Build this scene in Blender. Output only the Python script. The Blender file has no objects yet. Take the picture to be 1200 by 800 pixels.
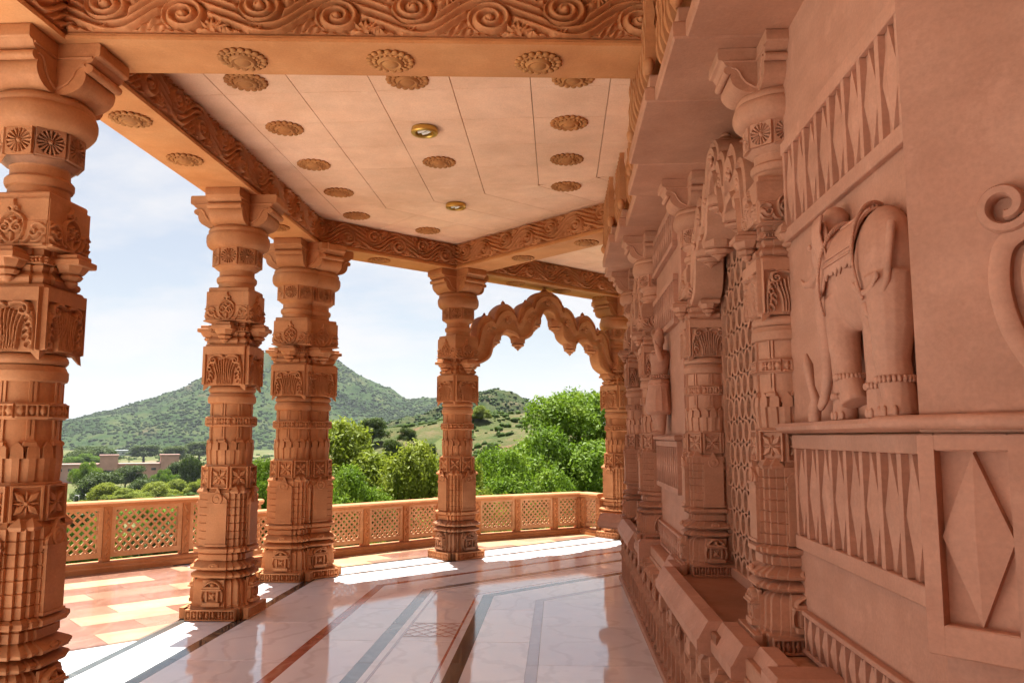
import bpy, bmesh, math, random
import numpy as np
from mathutils import Vector, Matrix

random.seed(7); rng = np.random.default_rng(7)
R = math.radians
sc = bpy.context.scene
col = sc.collection

# ------------------------------------------------------------------ camera, sky, sun, exposure
cam_d = bpy.data.cameras.new('camera'); cam = bpy.data.objects.new('camera', cam_d); col.objects.link(cam)
cam_d.sensor_width = 36.0; cam_d.lens = 28.5; cam_d.clip_start = 0.05; cam_d.clip_end = 30000
cam.location = (0, 0, 1.65)
cam.rotation_euler = (R(90) + math.atan(112 / 950), 0, R(3.3))
sc.camera = cam

SUN = Vector((-0.12, 0.262, 1.0)).normalized()
sun_el = math.asin(SUN.z); sun_az = math.atan2(SUN.x, SUN.y)
world = bpy.data.worlds.new('World'); sc.world = world; world.use_nodes = True
wn, wl = world.node_tree.nodes, world.node_tree.links
wn.clear()
w_out = wn.new('ShaderNodeOutputWorld'); w_bg = wn.new('ShaderNodeBackground'); w_bg.inputs['Strength'].default_value = 0.066
w_sky = wn.new('ShaderNodeTexSky'); w_sky.sky_type = 'NISHITA'; w_sky.sun_disc = False
w_sky.sun_elevation = sun_el; w_sky.sun_rotation = sun_az; w_sky.air_density = 1.0; w_sky.dust_density = 0.8; w_sky.ozone_density = 1.0
w_tc = wn.new('ShaderNodeTexCoord')
w_sep = wn.new('ShaderNodeSeparateXYZ'); wl.new(w_tc.outputs['Generated'], w_sep.inputs[0])
w_zz = wn.new('ShaderNodeMath'); w_zz.operation = 'MAXIMUM'; w_zz.inputs[1].default_value = 0.0; wl.new(w_sep.outputs['Z'], w_zz.inputs[0])
w_za = wn.new('ShaderNodeMath'); w_za.operation = 'ADD'; w_za.inputs[1].default_value = 0.22; wl.new(w_zz.outputs[0], w_za.inputs[0])
w_dv = wn.new('ShaderNodeVectorMath'); w_dv.operation = 'DIVIDE'; wl.new(w_tc.outputs['Generated'], w_dv.inputs[0])
w_cb = wn.new('ShaderNodeCombineXYZ')
for k in range(3): wl.new(w_za.outputs[0], w_cb.inputs[k])
wl.new(w_cb.outputs[0], w_dv.inputs[1])
w_mp = wn.new('ShaderNodeMapping'); w_mp.inputs['Scale'].default_value = (1.0, 1.25, 0.6); w_mp.inputs['Location'].default_value = (1.4, 0.3, 0.2)
wl.new(w_dv.outputs[0], w_mp.inputs[0])
w_ns = wn.new('ShaderNodeTexNoise'); w_ns.inputs['Scale'].default_value = 1.35; w_ns.inputs['Detail'].default_value = 9; w_ns.inputs['Roughness'].default_value = 0.58
wl.new(w_mp.outputs[0], w_ns.inputs['Vector'])
w_rp = wn.new('ShaderNodeValToRGB'); w_rp.color_ramp.elements[0].position = 0.42; w_rp.color_ramp.elements[1].position = 0.60
w_rp.color_ramp.elements[0].color = (0.40, 0.40, 0.40, 1); w_rp.color_ramp.elements[1].color = (1, 1, 1, 1)
wl.new(w_ns.outputs['Fac'], w_rp.inputs[0])
w_mx = wn.new('ShaderNodeMixRGB'); w_mx.inputs[2].default_value = (3.6, 3.6, 3.72, 1)
wl.new(w_rp.outputs[0], w_mx.inputs[0]); w_tn = wn.new('ShaderNodeMixRGB'); w_tn.blend_type = 'MULTIPLY'; w_tn.inputs[0].default_value = 1.0; w_tn.inputs[2].default_value = (0.62, 0.57, 0.54, 1)
wl.new(w_sky.outputs[0], w_tn.inputs[1]); wl.new(w_tn.outputs[0], w_mx.inputs[1])
wl.new(w_mx.outputs[0], w_bg.inputs['Color']); wl.new(w_bg.outputs[0], w_out.inputs['Surface'])

sun_d = bpy.data.lights.new('sun', 'SUN'); sun_d.energy = 5.0; sun_d.angle = R(0.55); sun_d.color = (1.0, 0.95, 0.87)
sun = bpy.data.objects.new('sun', sun_d); col.objects.link(sun)
sun.rotation_euler = (-SUN).to_track_quat('-Z', 'Y').to_euler(); sun.location = (0, 0, 30)

sc.render.engine = 'CYCLES'
sc.view_settings.view_transform = 'Standard'; sc.view_settings.look = 'None'
sc.view_settings.exposure = 1.88; sc.view_settings.gamma = 1.0; sc.view_settings.use_curve_mapping = False
cy = sc.cycles
cy.max_bounces = 10; cy.diffuse_bounces = 7; cy.glossy_bounces = 4; cy.transmission_bounces = 3; cy.volume_bounces = 0
cy.caustics_reflective = False; cy.caustics_refractive = False; cy.sample_clamp_indirect = 6.0
cy.use_denoising = True
try: cy.denoiser = 'OPENIMAGEDENOISE'
except Exception: pass
cy.use_adaptive_sampling = True; cy.adaptive_threshold = 0.012

# ------------------------------------------------------------------ materials
def new_mat(name):
    m = bpy.data.materials.new(name); m.use_nodes = True
    return m, m.node_tree.nodes, m.node_tree.links, m.node_tree.nodes['Principled BSDF']

def pos_node(n, l, scale=(1, 1, 1), space='world'):
    mp = n.new('ShaderNodeMapping'); mp.inputs['Scale'].default_value = scale
    if space == 'world':
        g = n.new('ShaderNodeNewGeometry'); l.new(g.outputs['Position'], mp.inputs[0])
    else:
        g = n.new('ShaderNodeTexCoord'); l.new(g.outputs['Object'], mp.inputs[0])
    return mp.outputs[0]

def noise(n, l, vec, scale, detail=4, rough=0.55):
    t = n.new('ShaderNodeTexNoise'); t.inputs['Scale'].default_value = scale; t.inputs['Detail'].default_value = detail
    t.inputs['Roughness'].default_value = rough; l.new(vec, t.inputs['Vector']); return t.outputs['Fac']

def ramp(n, l, fac, stops):
    r = n.new('ShaderNodeValToRGB'); e = r.color_ramp.elements
    while len(e) < len(stops): e.new(0.5)
    for i, (p, c) in enumerate(stops):
        e[i].position = p; e[i].color = (c[0], c[1], c[2], 1)
    l.new(fac, r.inputs[0]); return r.outputs[0]

def mix(n, l, fac, a, b, mode='MIX'):
    m = n.new('ShaderNodeMixRGB'); m.blend_type = mode
    if isinstance(fac, (int, float)): m.inputs[0].default_value = fac
    else: l.new(fac, m.inputs[0])
    for k, v in ((1, a), (2, b)):
        if isinstance(v, tuple): m.inputs[k].default_value = (v[0], v[1], v[2], 1)
        else: l.new(v, m.inputs[k])
    return m.outputs[0]

def stone(name, lo, mid, hi, stain=(0.16, 0.085, 0.05), stain_amt=0.35, bump=0.35, rough=0.72, objvar=0.10, smear=0.35, mott=0.5):
    m, n, l, b = new_mat(name)
    p = pos_node(n, l)
    c = ramp(n, l, noise(n, l, p, 2.3, 6, 0.6), [(0.28, lo), (0.5, mid), (0.72, hi)])
    c = mix(n, l, mott, c, ramp(n, l, noise(n, l, p, 0.75 if mott < .6 else 1.6, 5, 0.6), [(0.35, (0.80, 0.76, 0.72)), (0.65, (1.14, 1.16, 1.18))]), 'MULTIPLY')
    pv = pos_node(n, l, (1.0, 1.0, 5.0))
    c = mix(n, l, 0.35, c, ramp(n, l, noise(n, l, pv, 2.6, 5, 0.65), [(0.35, (0.80, 0.78, 0.76)), (0.65, (1.12, 1.12, 1.12))]), 'MULTIPLY')
    fine = noise(n, l, p, 70, 3, 0.6)
    c = mix(n, l, 0.22, c, ramp(n, l, fine, [(0.3, (0.62, 0.62, 0.62)), (0.7, (1.25, 1.25, 1.25))]), 'MULTIPLY')
    # vertical weather streaks and blotches
    ps = pos_node(n, l, (7, 7, 0.9))
    st = ramp(n, l, noise(n, l, ps, 1.0, 5, 0.65), [(0.60, (0, 0, 0)), (0.80, (1, 1, 1))])
    bl = ramp(n, l, noise(n, l, p, 1.1, 4, 0.6), [(0.45, (0, 0, 0)), (0.75, (1, 1, 1))])
    k = n.new('ShaderNodeMath'); k.operation = 'MULTIPLY'; l.new(st, k.inputs[0]); l.new(bl, k.inputs[1])
    k2 = n.new('ShaderNodeMath'); k2.operation = 'MULTIPLY'; k2.inputs[1].default_value = stain_amt; l.new(k.outputs[0], k2.inputs[0])
    c = mix(n, l, k2.outputs[0], c, stain)
    # pale worn dusting
    du = ramp(n, l, noise(n, l, p, 6.5, 5, 0.7), [(0.56, (0, 0, 0)), (0.75, (smear,) * 3)])
    c = mix(n, l, du, c, tuple(min(1, x * 1.25) for x in hi))
    oi = n.new('ShaderNodeObjectInfo')
    c = mix(n, l, 1.0, c, ramp(n, l, oi.outputs['Random'], [(0, (1 - objvar,) * 3), (1, (1 + objvar * 0.6,) * 3)]), 'MULTIPLY')
    l.new(c, b.inputs['Base Color'])
    rr = n.new('ShaderNodeMapRange'); rr.inputs[3].default_value = rough - 0.12; rr.inputs[4].default_value = rough + 0.12
    l.new(noise(n, l, p, 9, 3), rr.inputs[0]); l.new(rr.outputs[0], b.inputs['Roughness'])
    b.inputs['Specular IOR Level'].default_value = 0.35
    bp = n.new('ShaderNodeBump'); bp.inputs['Strength'].default_value = bump; bp.inputs['Distance'].default_value = 0.004
    hh = n.new('ShaderNodeMath'); hh.operation = 'ADD'; l.new(fine, hh.inputs[0]); l.new(noise(n, l, p, 22, 4, 0.6), hh.inputs[1])
    l.new(hh.outputs[0], bp.inputs['Height']); l.new(bp.outputs[0], b.inputs['Normal'])
    return m

M = {}
M['stone'] = stone('orange_sandstone', (0.38, 0.145, 0.052), (0.48, 0.20, 0.076), (0.56, 0.26, 0.11), stain_amt=0.75)
M['stained'] = stone('black_stained_sandstone', (0.13, 0.06, 0.03), (0.33, 0.145, 0.068), (0.46, 0.20, 0.09), stain=(0.03, 0.018, 0.012), stain_amt=1.0)
M['pilaster'] = stone('pink_sandstone', (0.42, 0.195, 0.112), (0.48, 0.235, 0.14), (0.55, 0.285, 0.175), stain_amt=0.3, objvar=0.05)
M['wall'] = stone('smooth_pink_stone', (0.45, 0.215, 0.135), (0.49, 0.245, 0.157), (0.54, 0.285, 0.19), stain_amt=0.35, bump=0.3, objvar=0.05, smear=0.5, mott=0.55)
M['beam'] = stone('painted_beam_stone', (0.50, 0.205, 0.068), (0.57, 0.25, 0.09), (0.62, 0.30, 0.12), stain_amt=0.35, objvar=0.05)
M['frieze'] = stone('carved_frieze_stone', (0.42, 0.16, 0.05), (0.50, 0.205, 0.075), (0.57, 0.255, 0.105), stain_amt=0.3, objvar=0.08)
M['ceil'] = stone('ceiling_panel_stone', (0.80, 0.50, 0.315), (0.84, 0.545, 0.355), (0.87, 0.59, 0.40), stain_amt=0.08, bump=0.12, objvar=0.035)
M['lattice'] = stone('pale_lattice_stone', (0.50, 0.25, 0.115), (0.60, 0.33, 0.17), (0.68, 0.41, 0.24), stain_amt=0.3)
M['rosette'] = stone('gilded_rosette_stone', (0.34, 0.135, 0.036), (0.43, 0.185, 0.054), (0.52, 0.25, 0.08), stain_amt=0.4)
M['bench'] = stone('seat_stone_and_joint_shade', (0.25, 0.10, 0.05), (0.30, 0.125, 0.065), (0.36, 0.16, 0.09), stain_amt=0.1, bump=0.2, rough=0.5)
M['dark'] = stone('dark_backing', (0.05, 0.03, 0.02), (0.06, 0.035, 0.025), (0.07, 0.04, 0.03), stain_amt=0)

def marble(name, a, b_, vein, rough=0.07, vein_amt=0.5, scale=1.6):
    m, n, l, b = new_mat(name)
    p = pos_node(n, l)
    oi = n.new('ShaderNodeObjectInfo')
    ad = n.new('ShaderNodeVectorMath'); ad.operation = 'ADD'; l.new(p, ad.inputs[0])
    cb = n.new('ShaderNodeCombineXYZ'); ml = n.new('ShaderNodeMath'); ml.operation = 'MULTIPLY'; ml.inputs[1].default_value = 37
    l.new(oi.outputs['Random'], ml.inputs[0]); l.new(ml.outputs[0], cb.inputs[0]); l.new(ml.outputs[0], cb.inputs[2]); l.new(cb.outputs[0], ad.inputs[1])
    v = ad.outputs[0]
    c = ramp(n, l, noise(n, l, v, scale, 7, 0.62), [(0.3, a), (0.7, b_)])
    w = n.new('ShaderNodeTexWave'); w.inputs['Scale'].default_value = 0.9; w.inputs['Distortion'].default_value = 14; w.inputs['Detail'].default_value = 5; w.inputs['Detail Scale'].default_value = 1.4
    l.new(v, w.inputs['Vector'])
    vf = ramp(n, l, w.outputs['Fac'], [(0.82, (0, 0, 0)), (1.0, (vein_amt,) * 3)])
    c = mix(n, l, vf, c, vein)
    c = mix(n, l, 1.0, c, ramp(n, l, oi.outputs['Random'], [(0, (0.92, 0.92, 0.92)), (1, (1.04, 1.04, 1.04))]), 'MULTIPLY')
    l.new(c, b.inputs['Base Color'])
    rr = n.new('ShaderNodeMapRange'); rr.inputs[3].default_value = rough * 0.6; rr.inputs[4].default_value = rough * 1.7
    l.new(noise(n, l, p, 3.5, 5, 0.6), rr.inputs[0]); l.new(rr.outputs[0], b.inputs['Roughness'])
    b.inputs['Specular IOR Level'].default_value = 0.85
    bp = n.new('ShaderNodeBump'); bp.inputs['Strength'].default_value = 0.05; bp.inputs['Distance'].default_value = 0.01
    l.new(noise(n, l, p, 1.6, 2), bp.inputs['Height']); l.new(bp.outputs[0], b.inputs['Normal'])
    return m
M['marble'] = marble('white_polished_marble', (0.77, 0.755, 0.785), (0.87, 0.86, 0.885), (0.64, 0.61, 0.63), 0.05, 0.55)
M['m_black'] = marble('dark_green_black_marble', (0.035, 0.042, 0.038), (0.07, 0.078, 0.072), (0.16, 0.17, 0.16), 0.07, 0.3, 5)
M['m_grey'] = marble('slate_grey_marble', (0.13, 0.14, 0.155), (0.19, 0.20, 0.215), (0.30, 0.31, 0.33), 0.07, 0.3, 5)
M['m_red'] = marble('red_marble', (0.30, 0.07, 0.045), (0.40, 0.12, 0.08), (0.5, 0.25, 0.2), 0.08, 0.4, 6)
M['m_purple'] = marble('mauve_marble', (0.40, 0.32, 0.35), (0.47, 0.39, 0.42), (0.55, 0.48, 0.5), 0.08, 0.3, 5)
M['m_pink'] = marble('pink_marble', (0.58, 0.42, 0.36), (0.66, 0.50, 0.44), (0.7, 0.6, 0.55), 0.08, 0.3, 5)
M['m_lat'] = marble('rose_inlay_marble', (0.50, 0.30, 0.27), (0.58, 0.37, 0.33), (0.6, 0.45, 0.42), 0.08, 0.3, 5)
M['t_red'] = marble('red_terrace_tile', (0.18, 0.085, 0.058), (0.245, 0.125, 0.088), (0.28, 0.17, 0.12), 0.16, 0.5, 4)
M['t_pink'] = marble('pink_terrace_tile', (0.25, 0.14, 0.095), (0.31, 0.18, 0.125), (0.22, 0.13, 0.09), 0.16, 0.4, 4)
M['t_beige'] = marble('beige_terrace_tile', (0.33, 0.23, 0.145), (0.39, 0.285, 0.19), (0.3, 0.2, 0.12), 0.16, 0.4, 4)
M['t_cream'] = marble('cream_terrace_tile', (0.42, 0.30, 0.17), (0.48, 0.36, 0.22), (0.4, 0.28, 0.18), 0.2, 0.3, 4)

def plain(name, c, rough=0.6, metal=0.0, var=0.15, scale=5):
    m, n, l, b = new_mat(name)
    p = pos_node(n, l)
    cc = ramp(n, l, noise(n, l, p, scale, 5), [(0.3, tuple(x * (1 - var) for x in c)), (0.7, tuple(min(1, x * (1 + var)) for x in c))])
    l.new(cc, b.inputs['Base Color']); b.inputs['Roughness'].default_value = rough; b.inputs['Metallic'].default_value = metal
    return m
M['gold'] = plain('brass', (0.62, 0.40, 0.10), 0.32, 0.85)
M['bulb'] = plain('frosted_glass', (0.75, 0.72, 0.65), 0.25)
M['black'] = plain('black_plastic', (0.03, 0.03, 0.03), 0.5)
M['pinkwall'] = plain('pink_render', (0.40, 0.225, 0.185), 0.9, 0, 0.12, 0.3)
M['pinkroof'] = plain('pink_roof', (0.34, 0.20, 0.17), 0.9, 0, 0.15, 0.3)
M['white'] = plain('white_sheet', (0.30, 0.32, 0.34), 0.6, 0, 0.06, 0.3)
M['window'] = plain('dark_window', (0.03, 0.035, 0.04), 0.2, 0, 0.1)
M['asphalt'] = plain('pale_road', (0.17, 0.15, 0.14), 0.9, 0, 0.1, 0.2)
M['metal'] = plain('galvanised_pole', (0.42, 0.42, 0.42), 0.5, 0.4)
M['bark'] = plain('bark', (0.10, 0.07, 0.05), 0.95, 0, 0.3, 12)

def leafmat(name, dark, mid, light, trans=0.35):
    m, n, l, b = new_mat(name)
    oi = n.new('ShaderNodeObjectInfo')
    p = pos_node(n, l)
    c = ramp(n, l, noise(n, l, p, 0.9, 3, 0.6), [(0.3, dark), (0.52, mid), (0.72, light)])
    c2 = ramp(n, l, noise(n, l, p, 9, 2), [(0.3, (0.7, 0.75, 0.6)), (0.7, (1.25, 1.2, 1.1))])
    c = mix(n, l, 1.0, c, c2, 'MULTIPLY')
    c = mix(n, l, 1.0, c, ramp(n, l, oi.outputs['Random'], [(0, (0.82, 0.86, 0.8)), (1, (1.15, 1.1, 1.0))]), 'MULTIPLY')
    l.new(c, b.inputs['Base Color']); b.inputs['Roughness'].default_value = 0.6; b.inputs['Specular IOR Level'].default_value = 0.06 if 'scrub' in name else 0.25
    tr = n.new('ShaderNodeBsdfTranslucent'); l.new(c, tr.inputs['Color'])
    ms = n.new('ShaderNodeMixShader'); ms.inputs[0].default_value = trans
    l.new(b.outputs[0], ms.inputs[1]); l.new(tr.outputs[0], ms.inputs[2])
    l.new(ms.outputs[0], n['Material Output'].inputs['Surface'])
    return m
M['leaf'] = leafmat('fresh_green_leaves', (0.08, 0.15, 0.012), (0.135, 0.23, 0.018), (0.22, 0.31, 0.032), 0.42)
M['leaf2'] = leafmat('olive_green_leaves', (0.04, 0.07, 0.012), (0.065, 0.105, 0.018), (0.105, 0.14, 0.03))
M['scrub2'] = leafmat('slope_scrub_leaves', (0.03, 0.055, 0.010), (0.05, 0.085, 0.014), (0.085, 0.115, 0.024), 0.2)
M['leaf3'] = leafmat('yellow_green_leaves', (0.13, 0.175, 0.018), (0.21, 0.26, 0.028), (0.29, 0.33, 0.045), 0.42)
M['scrub'] = leafmat('dry_scrub_leaves', (0.013, 0.032, 0.006), (0.022, 0.046, 0.010), (0.034, 0.060, 0.014), 0.1)

def terrain(name, stops, rock, scale, rockscale, bump=1.0, bdist=1.0, rockpos=(0.58, 0.68)):
    m, n, l, b = new_mat(name)
    p = pos_node(n, l)
    c = ramp(n, l, noise(n, l, p, scale, 10, 0.68), stops)
    rf = ramp(n, l, noise(n, l, p, rockscale, 8, 0.62), [(rockpos[0], (0, 0, 0)), (rockpos[1], (1, 1, 1))])
    c = mix(n, l, rf, c, rock)
    l.new(c, b.inputs['Base Color']); b.inputs['Roughness'].default_value = 0.95; b.inputs['Specular IOR Level'].default_value = 0.1
    bp = n.new('ShaderNodeBump'); bp.inputs['Strength'].default_value = bump; bp.inputs['Distance'].default_value = bdist
    l.new(noise(n, l, p, scale * 2.5, 9, 0.7), bp.inputs['Height']); l.new(bp.outputs[0], b.inputs['Normal'])
    return m
M['ground'] = terrain('grassy_plain', [(0.3, (0.045, 0.068, 0.016)), (0.5, (0.08, 0.09, 0.03)), (0.7, (0.14, 0.12, 0.06))], (0.19, 0.14, 0.10), 0.03, 0.012, 0.5, 0.5)
M['dryhill'] = terrain('dry_stony_slope', [(0.36, (0.035, 0.055, 0.014)), (0.52, (0.068, 0.072, 0.026)), (0.70, (0.125, 0.09, 0.05))], (0.15, 0.08, 0.05), 0.16, 0.05, 0.9, 0.6)
M['hill'] = terrain('scrub_covered_hill', [(0.36, (0.012, 0.026, 0.006)), (0.5, (0.028, 0.045, 0.012)), (0.68, (0.07, 0.066, 0.03))], (0.12, 0.085, 0.055), 0.035, 0.02, 0.8, 2.0, (0.6, 0.72))
M['mountain'] = terrain('green_mountain', [(0.38, (0.012, 0.030, 0.006)), (0.5, (0.024, 0.048, 0.010)), (0.64, (0.052, 0.064, 0.020))], (0.085, 0.055, 0.036), 0.016, 0.006, 1.0, 6.0, (0.60, 0.72))

# ------------------------------------------------------------------ mesh helpers
class MB:
    def __init__(s): s.v = []; s.f = []
    def add(s, verts, faces, T=None):
        o = len(s.v)
        for p in verts:
            p = Vector(p)
            s.v.append(tuple(T @ p) if T is not None else tuple(p))
        s.f += [tuple(i + o for i in f) for f in faces]
        return s
    def box(s, x0, x1, y0, y1, z0, z1, T=None):
        return s.add([(x0, y0, z0), (x1, y0, z0), (x1, y1, z0), (x0, y1, z0), (x0, y0, z1), (x1, y0, z1), (x1, y1, z1), (x0, y1, z1)],
                     [(0, 3, 2, 1), (4, 5, 6, 7), (0, 1, 5, 4), (1, 2, 6, 5), (2, 3, 7, 6), (3, 0, 4, 7)], T)
    def cbox(s, x0, x1, y0, y1, z0, z1, c=0.006, T=None):      # chamfered top and bottom
        secs = [(z0, c), (z0 + c, 0), (z1 - c, 0), (z1, c)]
        V = []; F = []
        for z, d in secs: V += [(x0 + d, y0 + d, z), (x1 - d, y0 + d, z), (x1 - d, y1 - d, z), (x0 + d, y1 - d, z)]
        for i in range(3):
            for k in range(4): F.append((i * 4 + k, i * 4 + (k + 1) % 4, i * 4 + 4 + (k + 1) % 4, i * 4 + 4 + k))
        F += [(3, 2, 1, 0), (12, 13, 14, 15)]
        return s.add(V, F, T)
    def loft(s, secs, poly, T=None, cap=True):                  # secs (z, scale) of a plan polygon
        n = len(poly); V = []; F = []
        for z, k in secs:
            V += [(x * k, y * k, z) for x, y in poly]
        for i in range(len(secs) - 1):
            for j in range(n): F.append((i * n + j, i * n + (j + 1) % n, (i + 1) * n + (j + 1) % n, (i + 1) * n + j))
        if cap:
            F.append(tuple(range(n - 1, -1, -1))); o = (len(secs) - 1) * n; F.append(tuple(range(o, o + n)))
        return s.add(V, F, T)
    def lathe(s, prof, n=32, T=None, a0=0.0):                   # prof (r, z)
        poly = [(math.cos(a0 + 2 * math.pi * k / n), math.sin(a0 + 2 * math.pi * k / n)) for k in range(n)]
        return s.loft([(z, r) for r, z in prof], poly, T)
    def extrude(s, poly, y0, y1, T=None):                       # poly in (x, z), thickness along y
        n = len(poly); V = [(x, y0, z) for x, z in poly] + [(x, y1, z) for x, z in poly]
        a = sum(poly[i][0] * poly[(i + 1) % n][1] - poly[(i + 1) % n][0] * poly[i][1] for i in range(n))
        F = [tuple(range(n)), tuple(range(2 * n - 1, n - 1, -1))] if a > 0 else [tuple(range(n - 1, -1, -1)), tuple(range(n, 2 * n))]
        for i in range(n):
            j = (i + 1) % n
            F.append((j, i, i + n, j + n) if a > 0 else (i, j, j + n, i + n))
        return s.add(V, F, T)
    def grid(s, P, T=None):                                     # P array (ny, nx, 3)
        ny, nx, _ = P.shape
        F = [(i * nx + j, i * nx + j + 1, (i + 1) * nx + j + 1, (i + 1) * nx + j) for i in range(ny - 1) for j in range(nx - 1)]
        return s.add([tuple(p) for p in P.reshape(-1, 3)], F, T)
    def tube(s, pts, rad, n=8, T=None):
        pts = [Vector(p) for p in pts]; V = []; F = []
        rads = rad if isinstance(rad, (list, tuple)) else [rad] * len(pts)
        for i, p in enumerate(pts):
            d = (pts[min(i + 1, len(pts) - 1)] - pts[max(i - 1, 0)]).normalized()
            a = d.orthogonal().normalized() if i == 0 else (a - d * a.dot(d)).normalized()
            b = d.cross(a)
            for k in range(n):
                t = 2 * math.pi * k / n; V.append(p + (a * math.cos(t) + b * math.sin(t)) * rads[i])
        for i in range(len(pts) - 1):
            for k in range(n): F.append((i * n + k, i * n + (k + 1) % n, (i + 1) * n + (k + 1) % n, (i + 1) * n + k))
        F.append(tuple(range(n - 1, -1, -1))); o = (len(pts) - 1) * n; F.append(tuple(range(o, o + n)))
        return s.add(V, F, T)
    def ell(s, c, r, nu=14, nv=9, T=None):
        V = []; F = []
        for i in range(nv + 1):
            th = math.pi * i / nv
            for j in range(nu):
                ph = 2 * math.pi * j / nu
                V.append((c[0] + r[0] * math.sin(th) * math.cos(ph), c[1] + r[1] * math.sin(th) * math.sin(ph), c[2] - r[2] * math.cos(th)))
        for i in range(nv):
            for j in range(nu): F.append((i * nu + j, i * nu + (j + 1) % nu, (i + 1) * nu + (j + 1) % nu, (i + 1) * nu + j))
        return s.add(V, F, T)
    def mesh(s, name, mat, smooth=None):
        me = bpy.data.meshes.new(name); me.from_pydata(s.v, [], s.f); me.update()
        me.materials.append(mat)
        if smooth is not None:
            me.polygons.foreach_set('use_smooth', [True] * len(me.polygons))
            me.set_sharp_from_angle(angle=R(smooth))
        return me

def put(name, me, parent=None, loc=(0, 0, 0), rz=0.0, scale=None, rot=None):
    o = bpy.data.objects.new(name, me); col.objects.link(o)
    o.location = loc
    o.rotation_euler = rot if rot is not None else (0, 0, rz)
    if scale is not None: o.scale = scale if isinstance(scale, (tuple, list)) else (scale,) * 3
    if parent is not None: o.parent = parent
    return o

def tag(o, label=None, cat=None, group=None, kind=None):
    if label: o['label'] = label
    if cat: o['category'] = cat
    if group: o['group'] = group
    if kind: o['kind'] = kind
    return o

def thing(name, label, cat, loc=(0, 0, 0), rz=0.0, group=None, scale=None):
    return tag(put(name, None, None, loc, rz, scale), label, cat, group)

def copy_tree(o, parent=None):
    c = o.copy(); col.objects.link(c)
    if parent is not None: c.parent = parent
    for ch in o.children: copy_tree(ch, c)
    return c

def clip(poly, nx, ny, d):                                      # keep nx*x + ny*y <= d
    out = []
    for i in range(len(poly)):
        p, q = poly[i], poly[(i + 1) % len(poly)]
        a, b = nx * p[0] + ny * p[1] - d, nx * q[0] + ny * q[1] - d
        if a <= 0: out.append(p)
        if a * b < 0:
            t = a / (a - b); out.append((p[0] + t * (q[0] - p[0]), p[1] + t * (q[1] - p[1])))
    return out

def area(poly): return 0.5 * abs(sum(poly[i][0] * poly[(i + 1) % len(poly)][1] - poly[(i + 1) % len(poly)][0] * poly[i][1] for i in range(len(poly))))

# ------------------------------------------------------------------ carved relief (heightfield panels)
class Relief:
    def __init__(s, w, h, nx, ny, gain=1.6):
        s.gain = gain
        s.w, s.h = w, h
        s.x = np.linspace(-w / 2, w / 2, nx); s.y = np.linspace(0, h, ny)
        s.X, s.Y = np.meshgrid(s.x, s.y); s.H = np.zeros_like(s.X)
    def dist(s, pts):
        pts = np.array(pts, float); best = np.full(s.X.shape, 9.0); par = np.zeros(s.X.shape)
        L = np.concatenate([[0], np.cumsum(np.hypot(*np.diff(pts, axis=0).T))]); tot = L[-1]
        for i in range(len(pts) - 1):
            a, b = pts[i], pts[i + 1]; d = b - a; q = d @ d + 1e-12
            t = np.clip(((s.X - a[0]) * d[0] + (s.Y - a[1]) * d[1]) / q, 0, 1)
            r = np.hypot(s.X - a[0] - t * d[0], s.Y - a[1] - t * d[1])
            m = r < best; best[m] = r[m]; par[m] = ((L[i] + t * (L[i + 1] - L[i])) / tot)[m]
        return best, par
    def stroke(s, pts, w0, w1, hgt, groove=0, mid=None):
        d, t = s.dist(pts)
        w = w0 + (w1 - w0) * t if mid is None else np.interp(t, [0, 0.45, 1], [w0, mid, w1])
        q = np.clip(d / np.maximum(w, 1e-5), 0, 1)
        h = hgt * np.sqrt(np.clip(1 - q ** 3, 0, 1))
        if groove: h = h * (0.72 + 0.28 * np.cos(q * math.pi * groove))
        h[q >= 1] = 0
        s.H = np.maximum(s.H, h); return s
    def disc(s, x, y, r, hgt, ring=False):
        q = np.hypot(s.X - x, s.Y - y) / r
        h = np.where(q < 1, hgt * np.sqrt(np.clip(1 - q ** 2, 0, 1)), 0)
        if ring: h = np.where((q < 1), hgt * (0.6 + 0.4 * np.cos(q * 2 * math.pi)), 0)
        s.H = np.maximum(s.H, h); return s
    def rect(s, x0, x1, y0, y1, hgt):
        m = (s.X > x0) & (s.X < x1) & (s.Y > y0) & (s.Y < y1); s.H[m] = np.maximum(s.H[m], hgt); return s
    def frame(s, b, hgt):
        m = (np.abs(s.X) > s.w / 2 - b) | (s.Y < b) | (s.Y > s.h - b); s.H[m] = np.maximum(s.H[m], hgt); return s
    def mesh(s, name, mat, y_front=0.0, skirt=0.02):
        # lies in the XZ plane, relief toward -Y
        P = np.stack([s.X, y_front - s.H * s.gain, s.Y], -1)
        mb = MB(); mb.grid(P)
        ny, nx = s.X.shape
        loop = [(0, j) for j in range(nx)] + [(i, nx - 1) for i in range(1, ny)] + [(ny - 1, j) for j in range(nx - 2, -1, -1)] + [(i, 0) for i in range(ny - 2, 0, -1)]
        base = len(mb.v)
        for i, j in loop: mb.v.append((s.X[i, j], y_front + skirt, s.Y[i, j]))
        n = len(loop)
        for k in range(n):
            a, b = loop[k], loop[(k + 1) % n]
            mb.f.append((base + k, base + (k + 1) % n, b[0] * nx + b[1], a[0] * nx + a[1]))
        return mb.mesh(name, mat, 50)

def spiral(cx, cy, r0, r1, a0, turns, n=40):
    return [(cx + (r0 + (r1 - r0) * t) * math.cos(a0 + turns * 2 * math.pi * t), cy + (r0 + (r1 - r0) * t) * math.sin(a0 + turns * 2 * math.pi * t)) for t in np.linspace(0, 1, n)]

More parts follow.
